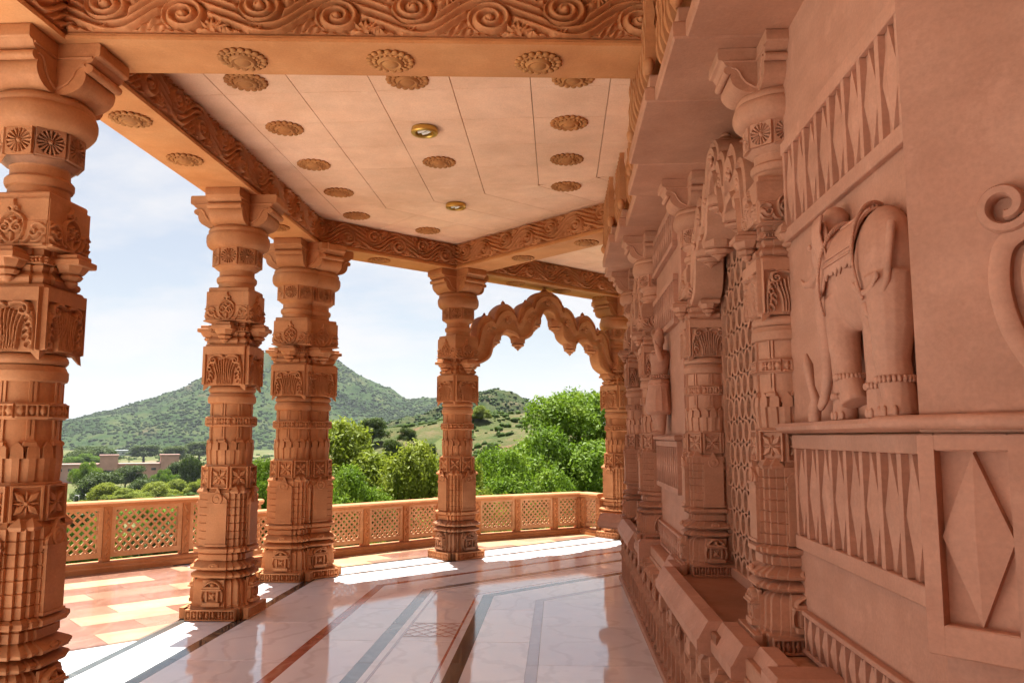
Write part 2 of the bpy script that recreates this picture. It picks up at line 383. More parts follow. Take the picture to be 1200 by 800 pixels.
def bez(p0, p1, p2, n=14):
    return [((1 - t) ** 2 * p0[0] + 2 * t * (1 - t) * p1[0] + t * t * p2[0], (1 - t) ** 2 * p0[1] + 2 * t * (1 - t) * p1[1] + t * t * p2[1]) for t in np.linspace(0, 1, n)]

# scroll frieze tile: acanthus rinceau, one wave, tiles along x
FL, FH = 0.84, 0.275
def scroll_tile(mat):
    r = Relief(FL, FH, 150, 54, 1.75)
    h = FH
    best = np.full(r.X.shape, 9.0)
    for k, s in ((0, 1), (1, -1)):
        for sh in (-FL, 0, FL):
            cx = -FL / 4 + k * FL / 2 + sh; cy0 = h / 2 + s * .030
            dx = r.X - cx; dy = r.Y - cy0; rr = np.hypot(dx * .82, dy); th = np.arctan2(dy, dx * .82)
            m = rr < best; best[m] = rr[m]
            ph = rr / .041 + s * th / (2 * math.pi)
            v = .006 + .026 * (.5 + .5 * np.cos(2 * math.pi * ph)) ** .8
            wv = r.Y - h / 2 - .078 * np.sin(2 * math.pi * r.X / FL) - .014 * np.sin(4 * math.pi * r.X / FL)
            v2 = .003 + .025 * (.5 + .5 * np.cos(2 * math.pi * wv / .054)) ** .8
            v2 = v2 * (1 - .5 * np.clip((np.abs(wv) - .05) / .04, 0, 1) * (.5 + .5 * np.cos(2 * math.pi * (r.X * 1.0 + wv * .8 * s) / .055)))
            bl = np.clip((rr - .092) / .022, 0, 1); bl = bl * bl * (3 - 2 * bl)
            v = v * (1 - bl) + v2 * bl - .016 * np.exp(-((rr - .103) / .007) ** 2)
            r.H[m] = np.maximum(v, 0)[m]
    for k, s in ((0, 1), (1, -1)):
        for sh in (-FL, 0, FL):
            X = -FL / 4 + k * FL / 2 + sh; cy = h / 2 - s * 0.006
            r.disc(X, h / 2 + s * .030, 0.026, 0.040)
            # leaf lobes
            for bx, by, sg, ln, angs in ((X + 0.175, cy + s * 0.135, 1, .085, (-1.15, -.7, -.3, .1, .5, .9)), (X - .02, cy - s * .14, -1, .05, (-1.1, -.55, 0, .55, 1.1))):
                for q, a_ in enumerate(angs):
                    ang = -sg * s * math.pi / 2 + a_; l2 = ln * (1 + .18 * (q % 2))
                    r.stroke(bez((bx, by), (bx + .5 * l2 * math.cos(ang + .4), by + .5 * l2 * math.sin(ang + .4)), (bx + l2 * math.cos(ang), by + l2 * math.sin(ang))), .005, .004, .024 - .002 * (q % 3), mid=.0125)
    return r.mesh('scroll_panel', mat, 0.0, 0.03)

def flower_panel(w, h, mat, name='flower_panel'):
    r = Relief(w, h, 46, 46); cx, cy = 0, h / 2; q = min(w, h) / 2
    r.frame(q * 0.15, 0.018)
    for k in range(4):
        a = math.pi / 4 + k * math.pi / 2
        for da in (-0.17, 0.17):
            r.stroke([(cx + q * 0.12 * math.cos(a), cy + q * 0.12 * math.sin(a)), (cx + q * 0.6 * math.cos(a + da), cy + q * 0.6 * math.sin(a + da)), (cx + q * 1.0 * math.cos(a), cy + q * 1.0 * math.sin(a))], q * 0.05, q * 0.06, 0.016, mid=q * 0.16)
        a = k * math.pi / 2
        r.stroke([(cx + q * 0.1 * math.cos(a), cy + q * 0.1 * math.sin(a)), (cx + q * 0.8 * math.cos(a), cy + q * 0.8 * math.sin(a))], q * 0.04, q * 0.03, 0.013, mid=q * 0.12)
    r.disc(cx, cy, q * 0.17, 0.022)
    return r.mesh(name, mat)

def rosette_panel(w, h, mat):
    r = Relief(w, h, 46, 46); cy = h / 2; q = min(w, h) / 2 * 0.92
    d = np.hypot(r.X, r.Y - cy); r.H[d > q] = 0.013
    for k in range(16):
        a = k * math.pi / 8
        r.stroke([(q * 0.28 * math.cos(a), cy + q * 0.28 * math.sin(a)), (q * 0.92 * math.cos(a), cy + q * 0.92 * math.sin(a))], q * 0.05, q * 0.13, 0.014)
    r.disc(0, cy, q * 0.24, 0.02)
    return r.mesh('rosette_panel', mat)

def crest_panel(w, mat):
    h = 0.29
    r = Relief(w, h, 72, 60)
    r.rect(-w / 2, w / 2, 0, 0.155, 0.004); r.rect(-w / 2, w / 2, 0, 0.016, 0.016)
    for s in (-1, 1):
        r.stroke(spiral(s * 0.036, 0.115, 0.036, 0.006, math.pi / 2, s * 1.5), 0.011, 0.007, 0.020)
        r.stroke(bez((s * 0.004, 0.02), (s * 0.085, 0.05), (s * 0.07, 0.16)), 0.012, 0.006, 0.016)
        r.stroke(bez((s * 0.07, 0.15), (s * 0.06, 0.19), (s * 0.018, 0.20)), 0.010, 0.006, 0.016)
        r.stroke(spiral(s * 0.02, 0.225, 0.022, 0.006, -math.pi / 2, -s * 1.0, 20), 0.008, 0.006, 0.015)
        r.stroke(bez((s * 0.06, 0.03), (s * 0.10, 0.02), (s * 0.115, 0.085)), 0.012, 0.008, 0.016)
        r.stroke(spiral(s * 0.135, 0.085, 0.030, 0.006, math.pi * (0.5 - 0.5 * s), -s * 1.2), 0.010, 0.007, 0.018)
        r.stroke(bez((s * 0.12, 0.12), (s * 0.15, 0.155), (s * 0.19, 0.12)), 0.010, 0.006, 0.014)
        r.stroke(bez((s * 0.12, 0.03), (s * 0.16, 0.02), (s * 0.19, 0.06)), 0.010, 0.006, 0.014)
        r.disc(s * 0.175, 0.09, 0.016, 0.014)
    r.stroke([(0, 0.03), (0, 0.08)], 0.008, 0.014, 0.016); r.disc(0, 0.165, 0.014, 0.02)
    r.stroke([(0, 0.235), (0, 0.285)], 0.02, 0.003, 0.015)
    return r.mesh('crest_panel', mat)

def vase_panel(w, h, mat):
    r = Relief(w, h, 76, 70)
    r.rect(-w / 2, -w / 2 + 0.012, 0, h, 0.016); r.rect(w / 2 - 0.012, w / 2, 0, h, 0.016); r.rect(-w / 2, w / 2, h - 0.085, h, 0.016)
    for k in range(-4, 5):
        x0 = k * 0.016; x1 = k * 0.020
        r.stroke([(x0 + 0.004 * math.sin(t * 6 + k * 0.2) + (x1 - x0) * t + (0.012 * np.sign(k) * t * t * abs(k) / 2), 0.012 + t * (h - 0.14 - abs(k) * 0.008)) for t in np.linspace(0, 1, 16)], 0.0075, 0.008, 0.019)
    for s in (-1, 1):
        r.stroke(spiral(s * 0.105, h - 0.135, 0.036, 0.006, math.pi / 2, -s * 1.35), 0.013, 0.008, 0.024)
        r.stroke(bez((s * 0.02, h - 0.10), (s * 0.07, h - 0.075), (s * 0.135, h - 0.105)), 0.012, 0.008, 0.020)
        for t in range(5):
            y = h - 0.185 - t * 0.036; x = s * (0.135 + 0.010 * math.sin(t * 1.9))
            r.stroke(bez((x, y + 0.02), (x + s * 0.03, y + 0.005), (x - s * 0.002, y - 0.022)), 0.012, 0.004, 0.020 - t * 0.002)
            r.stroke(bez((x, y + 0.02), (x - s * 0.03, y + 0.0), (x - s * 0.022, y - 0.02)), 0.009, 0.003, 0.016)
        r.stroke(bez((s * 0.15, h - 0.15), (s * 0.17, h * 0.4), (s * 0.165, 0.01)), 0.008, 0.006, 0.015)
    return r.mesh('vase_panel', mat)

def niche_strip(w, h, n, mat):
    r = Relief(w, h, 8 * n + 6, 18, 2.2); r.frame(h * 0.13, 0.012)
    p = w / n
    for k in range(n):
        x = -w / 2 + p * (k + 0.5)
        r.rect(x - p * 0.5, x - p * 0.40, 0, h, 0.012); r.rect(x + p * 0.40, x + p * 0.5, 0, h, 0.012)
        r.stroke([(x, h * 0.22), (x, h * 0.78)], p * 0.10, p * 0.10, 0.012, mid=p * 0.27)
    return r.mesh('niche_strip', mat)

def shrine_panel(w, h, mat):
    r = Relief(w, h, 40, 46)
    r.rect(-w * 0.42, w * 0.42, 0, h * 0.16, 0.028); r.rect(-w * 0.30, w * 0.30, h * 0.16, h * 0.62, 0.02)
    r.rect(-w * 0.5, w * 0.5, h * 0.62, h * 0.68, 0.034); r.rect(-w * 0.40, w * 0.40, h * 0.68, h * 0.76, 0.028)
    for s in (-1, 1):
        r.stroke(bez((s * w * 0.36, h * 0.78), (s * w * 0.22, h * 0.92), (0, h * 0.97)), w * 0.06, w * 0.05, 0.024)
        r.stroke(bez((s * w * 0.46, h * 0.2), (s * w * 0.56, h * 0.4), (s * w * 0.42, h * 0.6)), w * 0.05, w * 0.04, 0.018)
    m = (np.abs(r.X) < w * 0.2) & (r.Y > h * 0.2) & (r.Y < h * 0.58); r.H[m] = 0.006
    for k in range(4):
        a = math.pi / 4 + k * math.pi / 2
        r.stroke([(0, h * 0.39), (w * 0.17 * math.cos(a), h * 0.39 + w * 0.19 * math.sin(a))], w * 0.03, w * 0.02, 0.02, mid=w * 0.07)
    r.disc(0, h * 0.82, w * 0.13, 0.026)
    return r.mesh('shrine_panel', mat)

def diamond_strip(w, h, n, mat):
    r = Relief(w, h, 9 * n + 2, 16); p = w / n
    r.H[:] = 0.0
    r.rect(-w / 2, w / 2, 0, h * 0.14, 0.010); r.rect(-w / 2, w / 2, h * 0.86, h, 0.010)
    for k in range(n):
        x = -w / 2 + p * (k + 0.5)
        q = np.abs(r.X - x) / (p * 0.40) + np.abs(r.Y - h / 2) / (h * 0.40)
        r.H = np.maximum(r.H, np.where(q < 1, 0.006 + 0.006 * (1 - q), 0))
        r.rect(x + p * 0.42, x + p * 0.58, 0, h, 0.010)
    r.rect(-w / 2, -w / 2 + p * 0.08, 0, h, 0.010); r.rect(w / 2 - p * 0.08, w / 2, 0, h, 0.010)
    return r.mesh('diamond_strip', mat)

# ------------------------------------------------------------------ the carved column (4.0 m tall, unit for all)
def octa(ap, a0=math.pi / 8):
    r = 1 / math.cos(math.pi / 8)
    return [(ap * r * math.cos(a0 + k * math.pi / 4), ap * r * math.sin(a0 + k * math.pi / 4)) for k in range(8)]
def step_square(w, steps):
    q = [(w, 0.0)] if False else []
    pts = []
    pr = [(w, steps[0][1])]
    cur = w
    for ins, lat in steps:
        pr.append((w - ins, lat)) if pr[-1] != (w - ins, lat) else None
    # build octant corner from list of (inset, lateral)
    corner = []
    lvl = [0.0] + [i for i, _ in steps]
    for i, (ins, lat) in enumerate(steps):
        corner += [(w - lvl[i], lat), (w - ins, lat)]
    last = w - lvl[-1]
    c1 = corner + [(last, last)]
    c2 = [(y, x) for x, y in reversed(corner)]
    cor = c1 + c2
    for k in range(4):
        a = k * math.pi / 2; ca, sa = round(math.cos(a)), round(math.sin(a))
        pts += [(x * ca - y * sa, x * sa + y * ca) for x, y in cor]
    return pts
def sq(h): return [(h, -h), (h, h), (-h, h), (-h, -h)]

def column_meshes(mat):
    D = {}
    SS = step_square(1.0, [(0.09, 0.42), (0.18, 0.62)])
    # base
    D['plinth'] = MB().loft([(0, .288), (.012, .295), (.100, .295), (.108, .288), (.112, .268), (.12, .262)], SS).mesh('plinth', mat, 30)
    D['base_block'] = MB().loft([(.12, .262), (.135, .266), (.15, .256), (.30, .250), (.325, .242), (.345, .222), (.352, .205), (.362, .205)], SS).mesh('base_block', mat, 30)
    D['lower_cornice'] = MB().loft([(.362, .212), (.368, .255), (.378, .276), (.392, .282), (.402, .272), (.418, .240), (.428, .205), (.436, .200)], SS).mesh('lower_cornice', mat, 30)
    D['upper_cornice'] = MB().loft([(.436, .212), (.442, .262), (.452, .286), (.468, .290), (.478, .278), (.497, .240), (.51, .212), (.518, .206)], SS).mesh('upper_cornice', mat, 30)
    D['base_slab'] = MB().loft([(.518, .206), (.525, .228), (.575, .226), (.582, .212), (.592, .212), (.597, .262), (.604, .272), (.630, .270), (.638, .250), (.648, .232)], SS).mesh('base_slab', mat, 30)
    # body with grooved ribs
    S2 = step_square(1.0, [(0.10, 0.44), (0.20, 0.64)])
    secs = []; z = .648
    for k in range(7):
        secs += [(z, .227), (z + .005, .236), (z + .064, .236), (z + .069, .227)]; z += .0715
    secs += [(1.148, .222), (1.175, .205)]
    D['ribbed_body'] = MB().loft(secs, S2).mesh('ribbed_body', mat, 30)
    nb = MB(); ar = [(-.093, .65), (.093, .65), (.093, 1.06)]
    ar += [(.093 * math.cos(t) if True else 0, 1.06 + .055 * math.sin(t)) for t in np.linspace(0.15, 1.1, 5)]
    ar += [(.012, 1.165), (0, 1.185), (-.012, 1.165)]
    ar += [(-.093 * math.cos(t), 1.06 + .055 * math.sin(t)) for t in np.linspace(1.1, 0.15, 5)] + [(-.093, 1.06)]
    nb.extrude(ar, -.256, -.20)
    T = Matrix.Translation((0, -.256, 1.085)) @ Matrix.Rotation(R(90), 4, 'X')
    nb.lathe([(.052, -.004), (.052, .010), (.044, .014), (.040, .008), (.022, .008), (.016, .014), (.001, .016)], 24, T)
    nb.box(-.103, .103, -.264, -.2, 1.024, 1.042); nb.box(-.103, .103, -.264, -.2, .655, .672)
    D['niche'] = nb.mesh('niche', mat, 35)
    # little pointed caps on the ribs
    cp = MB(); cp.loft([(1.13, .034), (1.15, .040), (1.165, .030), (1.20, .002)], sq(1))
    D['rib_cap'] = cp.mesh('rib_cap', mat, 30)
    D['octagon_band'] = MB().loft([(1.165, .20), (1.175, .208), (1.385, .208), (1.395, .20)], octa(1)).mesh('octagon_band', mat, 30)
    # pleated collar
    pl = []; n = 16
    for k in range(n):
        a = 2 * math.pi * k / n
        pl += [(1.0 * math.cos(a), 1.0 * math.sin(a)), (1.0 * math.cos(a + .17), 1.0 * math.sin(a + .17)), (.93 * math.cos(a + .197), .93 * math.sin(a + .197))]
    cb = MB(); cb.loft([(1.395, .206), (1.52, .216), (1.53, .217)], pl)
    for k in range(n):
        a = 2 * math.pi * (k + .26) / n
        T = Matrix.Rotation(a, 4, 'Z')
        cb.add([(.15, -.034, 1.53), (.217, -.034, 1.53), (.217, .034, 1.53), (.15, .034, 1.53), (.15, -.030, 1.59), (.213, -.030, 1.59), (.213, .030, 1.59), (.15, .030, 1.59), (.150, 0, 1.625), (.207, 0, 1.625)],
               [(0, 1, 5, 4), (1, 2, 6, 5), (2, 3, 7, 6), (4, 5, 9, 8), (5, 6, 9), (6, 7, 8, 9), (3, 0, 4, 8, 7)], T)
    D['pleated_collar'] = cb.mesh('pleated_collar', mat, 25)
    P16 = [(math.cos(2 * math.pi * k / 32), math.sin(2 * math.pi * k / 32)) for k in range(32)]
    sh = MB(); sh.loft([(1.56, .188), (1.99, .192)], P16)
    for k in range(8):
        T = Matrix.Rotation(k * math.pi / 4, 4, 'Z')
        for y in (-.012, .012): sh.box(.17, .202, y - .008, y + .008, 1.63, 1.985, T)
        sh.loft([(1.60, .036), (1.62, .034), (1.632, .022), (1.66, .016)], sq(1), T @ Matrix.Translation((.182, 0, 0)))
    D['shaft'] = sh.mesh('shaft', mat, 30)
    D['diamond_ring'] = MB().loft([(1.75, .200), (1.755, .206), (1.845, .206), (1.85, .200)], octa(1, 0)).mesh('diamond_ring', mat, 20)
    D['neck_ring'] = MB().lathe([(.19, 1.965), (.216, 1.975), (.222, 1.99), (.222, 2.03), (.214, 2.04), (.204, 2.065), (.19, 2.066)], 40).mesh('neck_ring', mat, 30)
    D['torus'] = MB().lathe([(.17, 2.066), (.205, 2.072), (.216, 2.085), (.219, 2.10), (.214, 2.117), (.2, 2.13), (.17, 2.136)], 40).mesh('torus', mat, 50)
    vb = MB(); vb.cbox(-.198, .198, -.198, .198, 2.136, 2.53, .008)
    for sx in (-1, 1):
        for sy in (-1, 1):                                       # hanging corner tips
            vb.add([(sx * .2, sy * .2, 2.145), (sx * .135, sy * .2, 2.145), (sx * .2, sy * .135, 2.145), (sx * .205, sy * .205, 2.085), (sx * .185, sy * .2, 2.095), (sx * .2, sy * .185, 2.095)],
                   [(0, 1, 4, 3), (0, 3, 5, 2), (1, 2, 5, 4), (3, 4, 5)] if sx * sy > 0 else [(3, 4, 1, 0), (2, 5, 3, 0), (4, 5, 2, 1), (5, 4, 3)])
    D['vase_block'] = vb.mesh('vase_block', mat, 30)
    S3 = step_square(1.0, [(0.12, 0.55)])
    D['bracket_core'] = MB().loft([(2.53, .185), (2.545, .205), (2.565, .212), (2.58, .205), (2.595, .18), (2.61, .17), (2.63, .19), (2.645, .19), (2.65, .172), (2.70, .172), (2.705, .185), (2.74, .185)], S3).mesh('bracket_core', mat, 30)
    mc = MB(); O = octa(1)
    T = Matrix.Translation((0, -.235, 0))
    mc.loft([(2.535, .012), (2.55, .03), (2.565, .038), (2.575, .030), (2.582, .05), (2.60, .062), (2.615, .048), (2.62, .066), (2.645, .084), (2.66, .088)], O, T)
    mc.cbox(-.095, .095, -.335, -.14, 2.66, 2.70, .006); mc.cbox(-.075, .075, -.31, -.14, 2.70, 2.73, .006)
    D['small_bracket'] = mc.mesh('small_bracket', mat, 30)
    D['bead_strip'] = diamond_strip(.34, .045, 14, mat)
    D['crest_block'] = MB().loft([(2.74, .200), (2.748, .207), (2.885, .207), (2.892, .195), (3.07, .193), (3.08, .186)], sq(1)).mesh('crest_block', mat, 30)
    D['upper_neck'] = MB().lathe([(.165, 3.08), (.172, 3.09), (.168, 3.135), (.182, 3.142), (.19, 3.16), (.19, 3.185), (.18, 3.198), (.166, 3.205), (.164, 3.255), (.172, 3.27)], 40).mesh('upper_neck', mat, 30)
    D['rosette_block'] = MB().loft([(3.265, .168), (3.29, .196), (3.30, .2), (3.475, .2), (3.485, .19)], octa(1)).mesh('rosette_block', mat, 30)
    O24 = []
    for k in range(32):
        a = 2 * math.pi * (k + .5) / 32; m = (a + math.pi / 8) % (math.pi / 4) - math.pi / 8
        rr = .55 / math.cos(m) + .45 * 1.02; O24.append((rr * math.cos(a), rr * math.sin(a)))
    D['cushion'] = MB().loft([(3.465, .205), (3.47, .232), (3.485, .262), (3.51, .282), (3.545, .290), (3.585, .290), (3.61, .284), (3.625, .27), (3.64, .274), (3.66, .27), (3.685, .245)], O24).mesh('cushion', mat, 40)
    # scroll bracket arms
    prof = [(0, 3.68), (.19, 3.68), (.235, 3.683), (.275, 3.695), (.31, 3.715), (.335, 3.745), (.345, 3.775), (.347, 3.80), (.338, 3.822)]
    prof += [(.362 + .028 * math.cos(t), 3.838 + .028 * math.sin(t)) for t in np.linspace(math.pi * 1.25, math.pi * 2.45, 9)]
    prof += [(.35, 3.872), (.37, 3.876), (.385, 3.888), (.392, 3.905), (.40, 3.912), (.42, 3.915), (.428, 3.925), (.428, 3.985), (.42, 3.998), (0, 3.998)]
    am = MB()
    Tm = Matrix.Rotation(-math.pi / 2, 4, 'Z')                    # arm points to -Y
    am.extrude(prof, -.165, .165, Tm)
    inner = [(0, 3.70), (.2, 3.70)] + [(.2 + .12 * math.sin(t), 3.82 - .115 * math.cos(t)) for t in np.linspace(0.1, 1.3, 8)] + [(.335, 3.85), (.325, 3.87), (0, 3.87)]
    rim = [(x, z) for x, z in prof]
    for s in (-1, 1):                                             # raised scroll line on the cheeks
        line = [(.03, 3.70), (.12, 3.705), (.19, 3.72), (.24, 3.75), (.27, 3.79), (.285, 3.83), (.31, 3.855), (.34, 3.86)]
        am.tube([Tm @ Vector((x, s * .167, z)) for x, z in line], .010, 6)
        am.tube([Tm @ Vector((x, s * .167, z)) for x, z in [(.0, 3.905), (.2, 3.905), (.385, 3.905)]], .010, 6)
    D['scroll_arm'] = am.mesh('scroll_arm', mat, 35)
    # relief panels
    D['niche_strip'] = niche_strip(.46, .096, 8, mat)
    D['shrine_panel'] = shrine_panel(.20, .23, mat)
    D['cornice_boss'] = MB().lathe([(.045, 0), (.045, .012), (.03, .02), (.024, .012), (.001, .022)], 18).mesh('cornice_boss', mat, 40)
    D['flower_panel'] = flower_panel(.166, .20, mat)
    D['diamond_strip'] = diamond_strip(.166, .086, 3, mat)
    D['vase_panel'] = vase_panel(.392, .37, mat)
    D['crest_panel'] = crest_panel(.405, mat)
    D['rosette_panel'] = rosette_panel(.158, .165, mat)
    return D

def build_column(root, D):
    def P(n, par=root): return put(n, D[n], par)
    parts = {}
    for n in ('plinth', 'base_block', 'lower_cornice', 'upper_cornice', 'base_slab', 'ribbed_body', 'octagon_band', 'pleated_collar', 'shaft', 'diamond_ring',
              'neck_ring', 'torus', 'vase_block', 'bracket_core', 'crest_block', 'upper_neck', 'rosette_block', 'cushion'):
        parts[n] = P(n)
    for k in range(4):
        a = k * math.pi / 2
        def at(n, par, r, z, da=0.0, sx=None):
            t = a + da
            return put(n, D[n], parts.get(par, root), (math.sin(t) * r, -math.cos(t) * r, z), t, sx)
        at('niche_strip', 'plinth', .2965, .006)
        at('shrine_panel', 'base_block', .262, .125)
        put('cornice_boss', D['cornice_boss'], parts['upper_cornice'], (math.sin(a) * .276, -math.cos(a) * .276, .478), rot=(R(70), 0, a), scale=(1, .62, 1))
        put('niche', D['niche'], parts['ribbed_body'], (0, 0, 0), a); [put('rib_cap', D['rib_cap'], parts['ribbed_body'], (math.cos(a) * q + math.sin(a) * .19, math.sin(a) * q - math.cos(a) * .19, 0), a) for q in (-.145, .145)]
        put('small_bracket', D['small_bracket'], root, (0, 0, 0), a)
        at('bead_strip', 'bracket_core', .174, 2.652)
        at('vase_panel', 'vase_block', .2005, 2.142)
        at('crest_panel', 'crest_block', .2085, 2.745)
        put('scroll_arm', D['scroll_arm'], root, (0, 0, -0.0008 * (k % 2)), a)
        for h in (0, math.pi / 4):
            at('flower_panel', 'octagon_band', .2095, 1.178, h)
            at('diamond_strip', 'diamond_ring', .2075, 1.757, h + math.pi / 8 if False else h)
            at('rosette_panel', 'rosette_block', .2015, 3.304, h)
    return root

D_stone = column_meshes(M['stone'])
D_stone['diamond_ring'] = MB().loft([(1.75, .200), (1.755, .206), (1.845, .206), (1.85, .200)], octa(1)).mesh('diamond_ring', M['stone'], 20)
def recolour(D, mat):
    out = {}
    for k, me in D.items():
        m2 = me.copy(); m2.materials.clear(); m2.materials.append(mat); out[k] = m2
    return out
D_pil = recolour(D_stone, M['pilaster'])

# ------------------------------------------------------------------ plan of the place
EV = Vector((math.sqrt(.5), math.sqrt(.5), 0)); NV = Vector((-math.sqrt(.5), math.sqrt(.5), 0)); MV = -NV
CORNER = Vector((-3.16, 9.74, 0)); T22 = math.tan(R(22.5))
SOF, CEIL = 4.0, 4.345
def leg2(u, b, z=0):                                            # u as in leg one, b metres past the corner on the column line
    p = CORNER + EV * b + MV * (u + 3.16); return Vector((p.x, p.y, z))
MIT = (math.sin(R(22.5)), math.cos(R(22.5)))                    # keep MIT.p <= MD for leg one
MD = MIT[0] * CORNER.x + MIT[1] * CORNER.y
P4 = leg2(-3.16, 2.44); P5 = leg2(-3.16, 5.88)

# floor: base sheet, then marble slabs and inlay strips
fb = MB()
outline = [(-9.5, -9), (.9, -9), (.9, 9.95), (6, 9.95), (6, 17.5), (3.2, 17.5), (.55, 14.80), (-1.9, 13.2), (-3.6, 11.4), (-4.15, 11.85), (-9.5, 6.2)]
n = len(outline)
fb.add([(x, y, -.014) for x, y in outline] + [(x, y, -9) for x, y in outline], [tuple(range(n))] + [(i, i + n, (i + 1) % n + n, (i + 1) % n) for i in range(n)])
floor = tag(put('floor', fb.mesh('floor', M['marble'])), 'white polished marble floor of the open gallery with dark inlaid strips', None, None, 'structure')

def slab_mesh(poly, mat, name, gap=.0012, top=0.0, h=.012):
    cx = sum(p[0] for p in poly) / len(poly); cyy = sum(p[1] for p in poly) / len(poly)
    n = len(poly); k = []
    for x, y in poly:
        d = math.hypot(x - cx, y - cyy) or 1; k.append((x - (x - cx) / d * gap, y - (y - cyy) / d * gap))
    b = .0012
    V = [(x - cx, y - cyy, -h) for x, y in k] + [(x - cx, y - cyy, -b) for x, y in k] + [((x - cx) * (1 - b / .3), (y - cyy) * (1 - b / .3), 0) for x, y in k]
    F = [(i, (i + 1) % n, (i + 1) % n + n, i + n) for i in range(n)] + [(i + n, (i + 1) % n + n, (i + 1) % n + 2 * n, i + 2 * n) for i in range(n)] + [tuple(range(2 * n, 3 * n))]
    if sum(k[i][0] * k[(i + 1) % n][1] - k[(i + 1) % n][0] * k[i][1] for i in range(n)) < 0: F = [f[::-1] for f in F]
    mb = MB(); mb.add(V, F); return mb.mesh(name, mat), (cx, cyy, top)

def lay(poly, mat, name, parent, gap=.0012, tilt=0.0, top=0.0):
    if len(poly) < 3 or area(poly) < .002: return
    me, c = slab_mesh(poly, M[mat], name, gap, top)
    return put(name, me, parent, c, rot=(random.uniform(-tilt, tilt), random.uniform(-tilt, tilt), 0))

def leg_rect(leg, u0, u1, v0, v1):
    if leg == 1:
        return clip([(u0, v0), (u1, v0), (u1, v1), (u0, v1)], MIT[0], MIT[1], MD)
    q = [leg2(u, b) for u, b in ((u0, v0), (u1, v0), (u1, v1), (u0, v1))]
    return clip([(p.x, p.y) for p in q], -MIT[0], -MIT[1], -MD)

strips = [(-3.45, -3.37, 'm_black'), (-2.955, -2.855, 'm_black'), (-2.06, -1.965, 'm_red'), (-1.50, -1.385, 'm_grey'), (-1.335, -1.315, 'm_purple'),
          (-.885, -.865, 'm_red'), (-.81, -.695, 'm_black'), (-.25, -.165, 'm_purple')]
edges = [-3.47] + [x for s in strips for x in s[:2]] + [.95]
for leg in (1, 2):
    v0, v1 = (2.4, 10.4) if leg == 1 else (-2.0, 7.6)
    for u0, u1, m in strips:
        v = v0
        while v < v1:                                          # strips come in lengths too
            lay(leg_rect(leg, u0, u1, v, min(v + 1.25, v1)), m, 'inlay_strip', floor, .0008)
            v += 1.25
    for i in range(0, len(edges) - 1, 2):
        u0, u1 = edges[i], edges[i + 1]
        if u1 - u0 < .021: continue
        k = 0; v = v0 - (i % 4) * .3
        while v < v1:
            if not (leg == 1 and i == 10 and False):
                lay(leg_rect(leg, u0, u1, v, min(v + 1.25, v1)), 'marble', 'marble_slab', floor, .0012, .00035)
            v += 1.25
# crossing lattice inlay between the grey and the black strip
for s in (-1, 1):
    for k in range(7):
        u0 = -1.62 + k * .13
        if s > 0: q = [(u0, 6.96), (u0 + .022, 6.96), (u0 + .412, 7.42), (u0 + .39, 7.42)]
        else: q = [(u0 + .39, 6.96), (u0 + .412, 6.96), (u0 + .022, 7.42), (u0, 7.42)]
        q = clip(q, -1, 0, 1.312); q = clip(q, 1, 0, -.888) if q else q
        if q and len(q) > 2 and area(q) > .001:
            zt_ = .0012 + .0006 * (s > 0)
            put('lattice_inlay', MB().add([(x, y, zt_) for x, y in q], [tuple(range(len(q)))]).mesh('lattice_inlay', M['m_lat']), floor)
for v in (6.94, 7.43):
    put('lattice_inlay', MB().add([(-1.312, v, .0024), (-.888, v, .0024), (-.888, v + .02, .0024), (-1.312, v + .02, .0024)], [(0, 1, 2, 3)]).mesh('lattice_inlay', M['m_lat']), floor)

# terrace tiles outside the columns, laid along the second leg
terr = tag(put('terrace_paving', None), 'beige, pink and red stone tiles of the sunlit outer terrace beside the balustrade', None, None, 'structure')
tm = ['t_cream', 't_beige', 't_red', 't_pink', 't_beige', 't_cream', 't_red']
for i in range(-14, 17):
    for j in range(-4, 19):
        e0 = i * .86 + (.43 if j % 2 else 0); o0 = -.30 + j * .40
        base = [(e0, o0), (e0 + .86, o0), (e0 + .86, o0 + .40), (e0, o0 + .40)]
        poly = [(CORNER.x + EV.x * a + NV.x * b, CORNER.y + EV.y * a + NV.y * b) for a, b in base]
        mt = random.choice(tm) if (i + j) % 2 else ('t_red', 't_pink', 't_red', 't_cream')[(i * 2 + j * 3) % 4]
        def keep(q):
            for nx, ny, d in ((0, -1, 9), (.6, .8, 12.0), (-1, 0, 9.4)): q = clip(q, nx, ny, d) if q else q
            return q
        p1 = clip(poly, 1, 0, -3.47); p1 = clip(p1, MIT[0], MIT[1], MD) if p1 else p1
        p2 = clip(poly, -NV.x, -NV.y, -(NV.dot(CORNER) + .31)); p2 = clip(p2, -MIT[0], -MIT[1], -MD) if p2 else p2
        lim1 = NV.dot(CORNER) + 1.95; lim2 = NV.dot(CORNER) + 1.28
        for q, lm in ((p1, lim1), (p2, lim2)):
            if q:
                q = clip(q, NV.x, NV.y, lm); q = clip(q, 0, -1, -1.5) if q else q
                q = clip(q, -1, 0, 9.3) if q else q
            if q: lay(q, ('t_cream', 't_beige', 't_cream', 't_pink')[(i + 2 * j) % 4] if (lm == lim2 and i > 3) else mt, 'terrace_tile', terr, .0015, .0004)

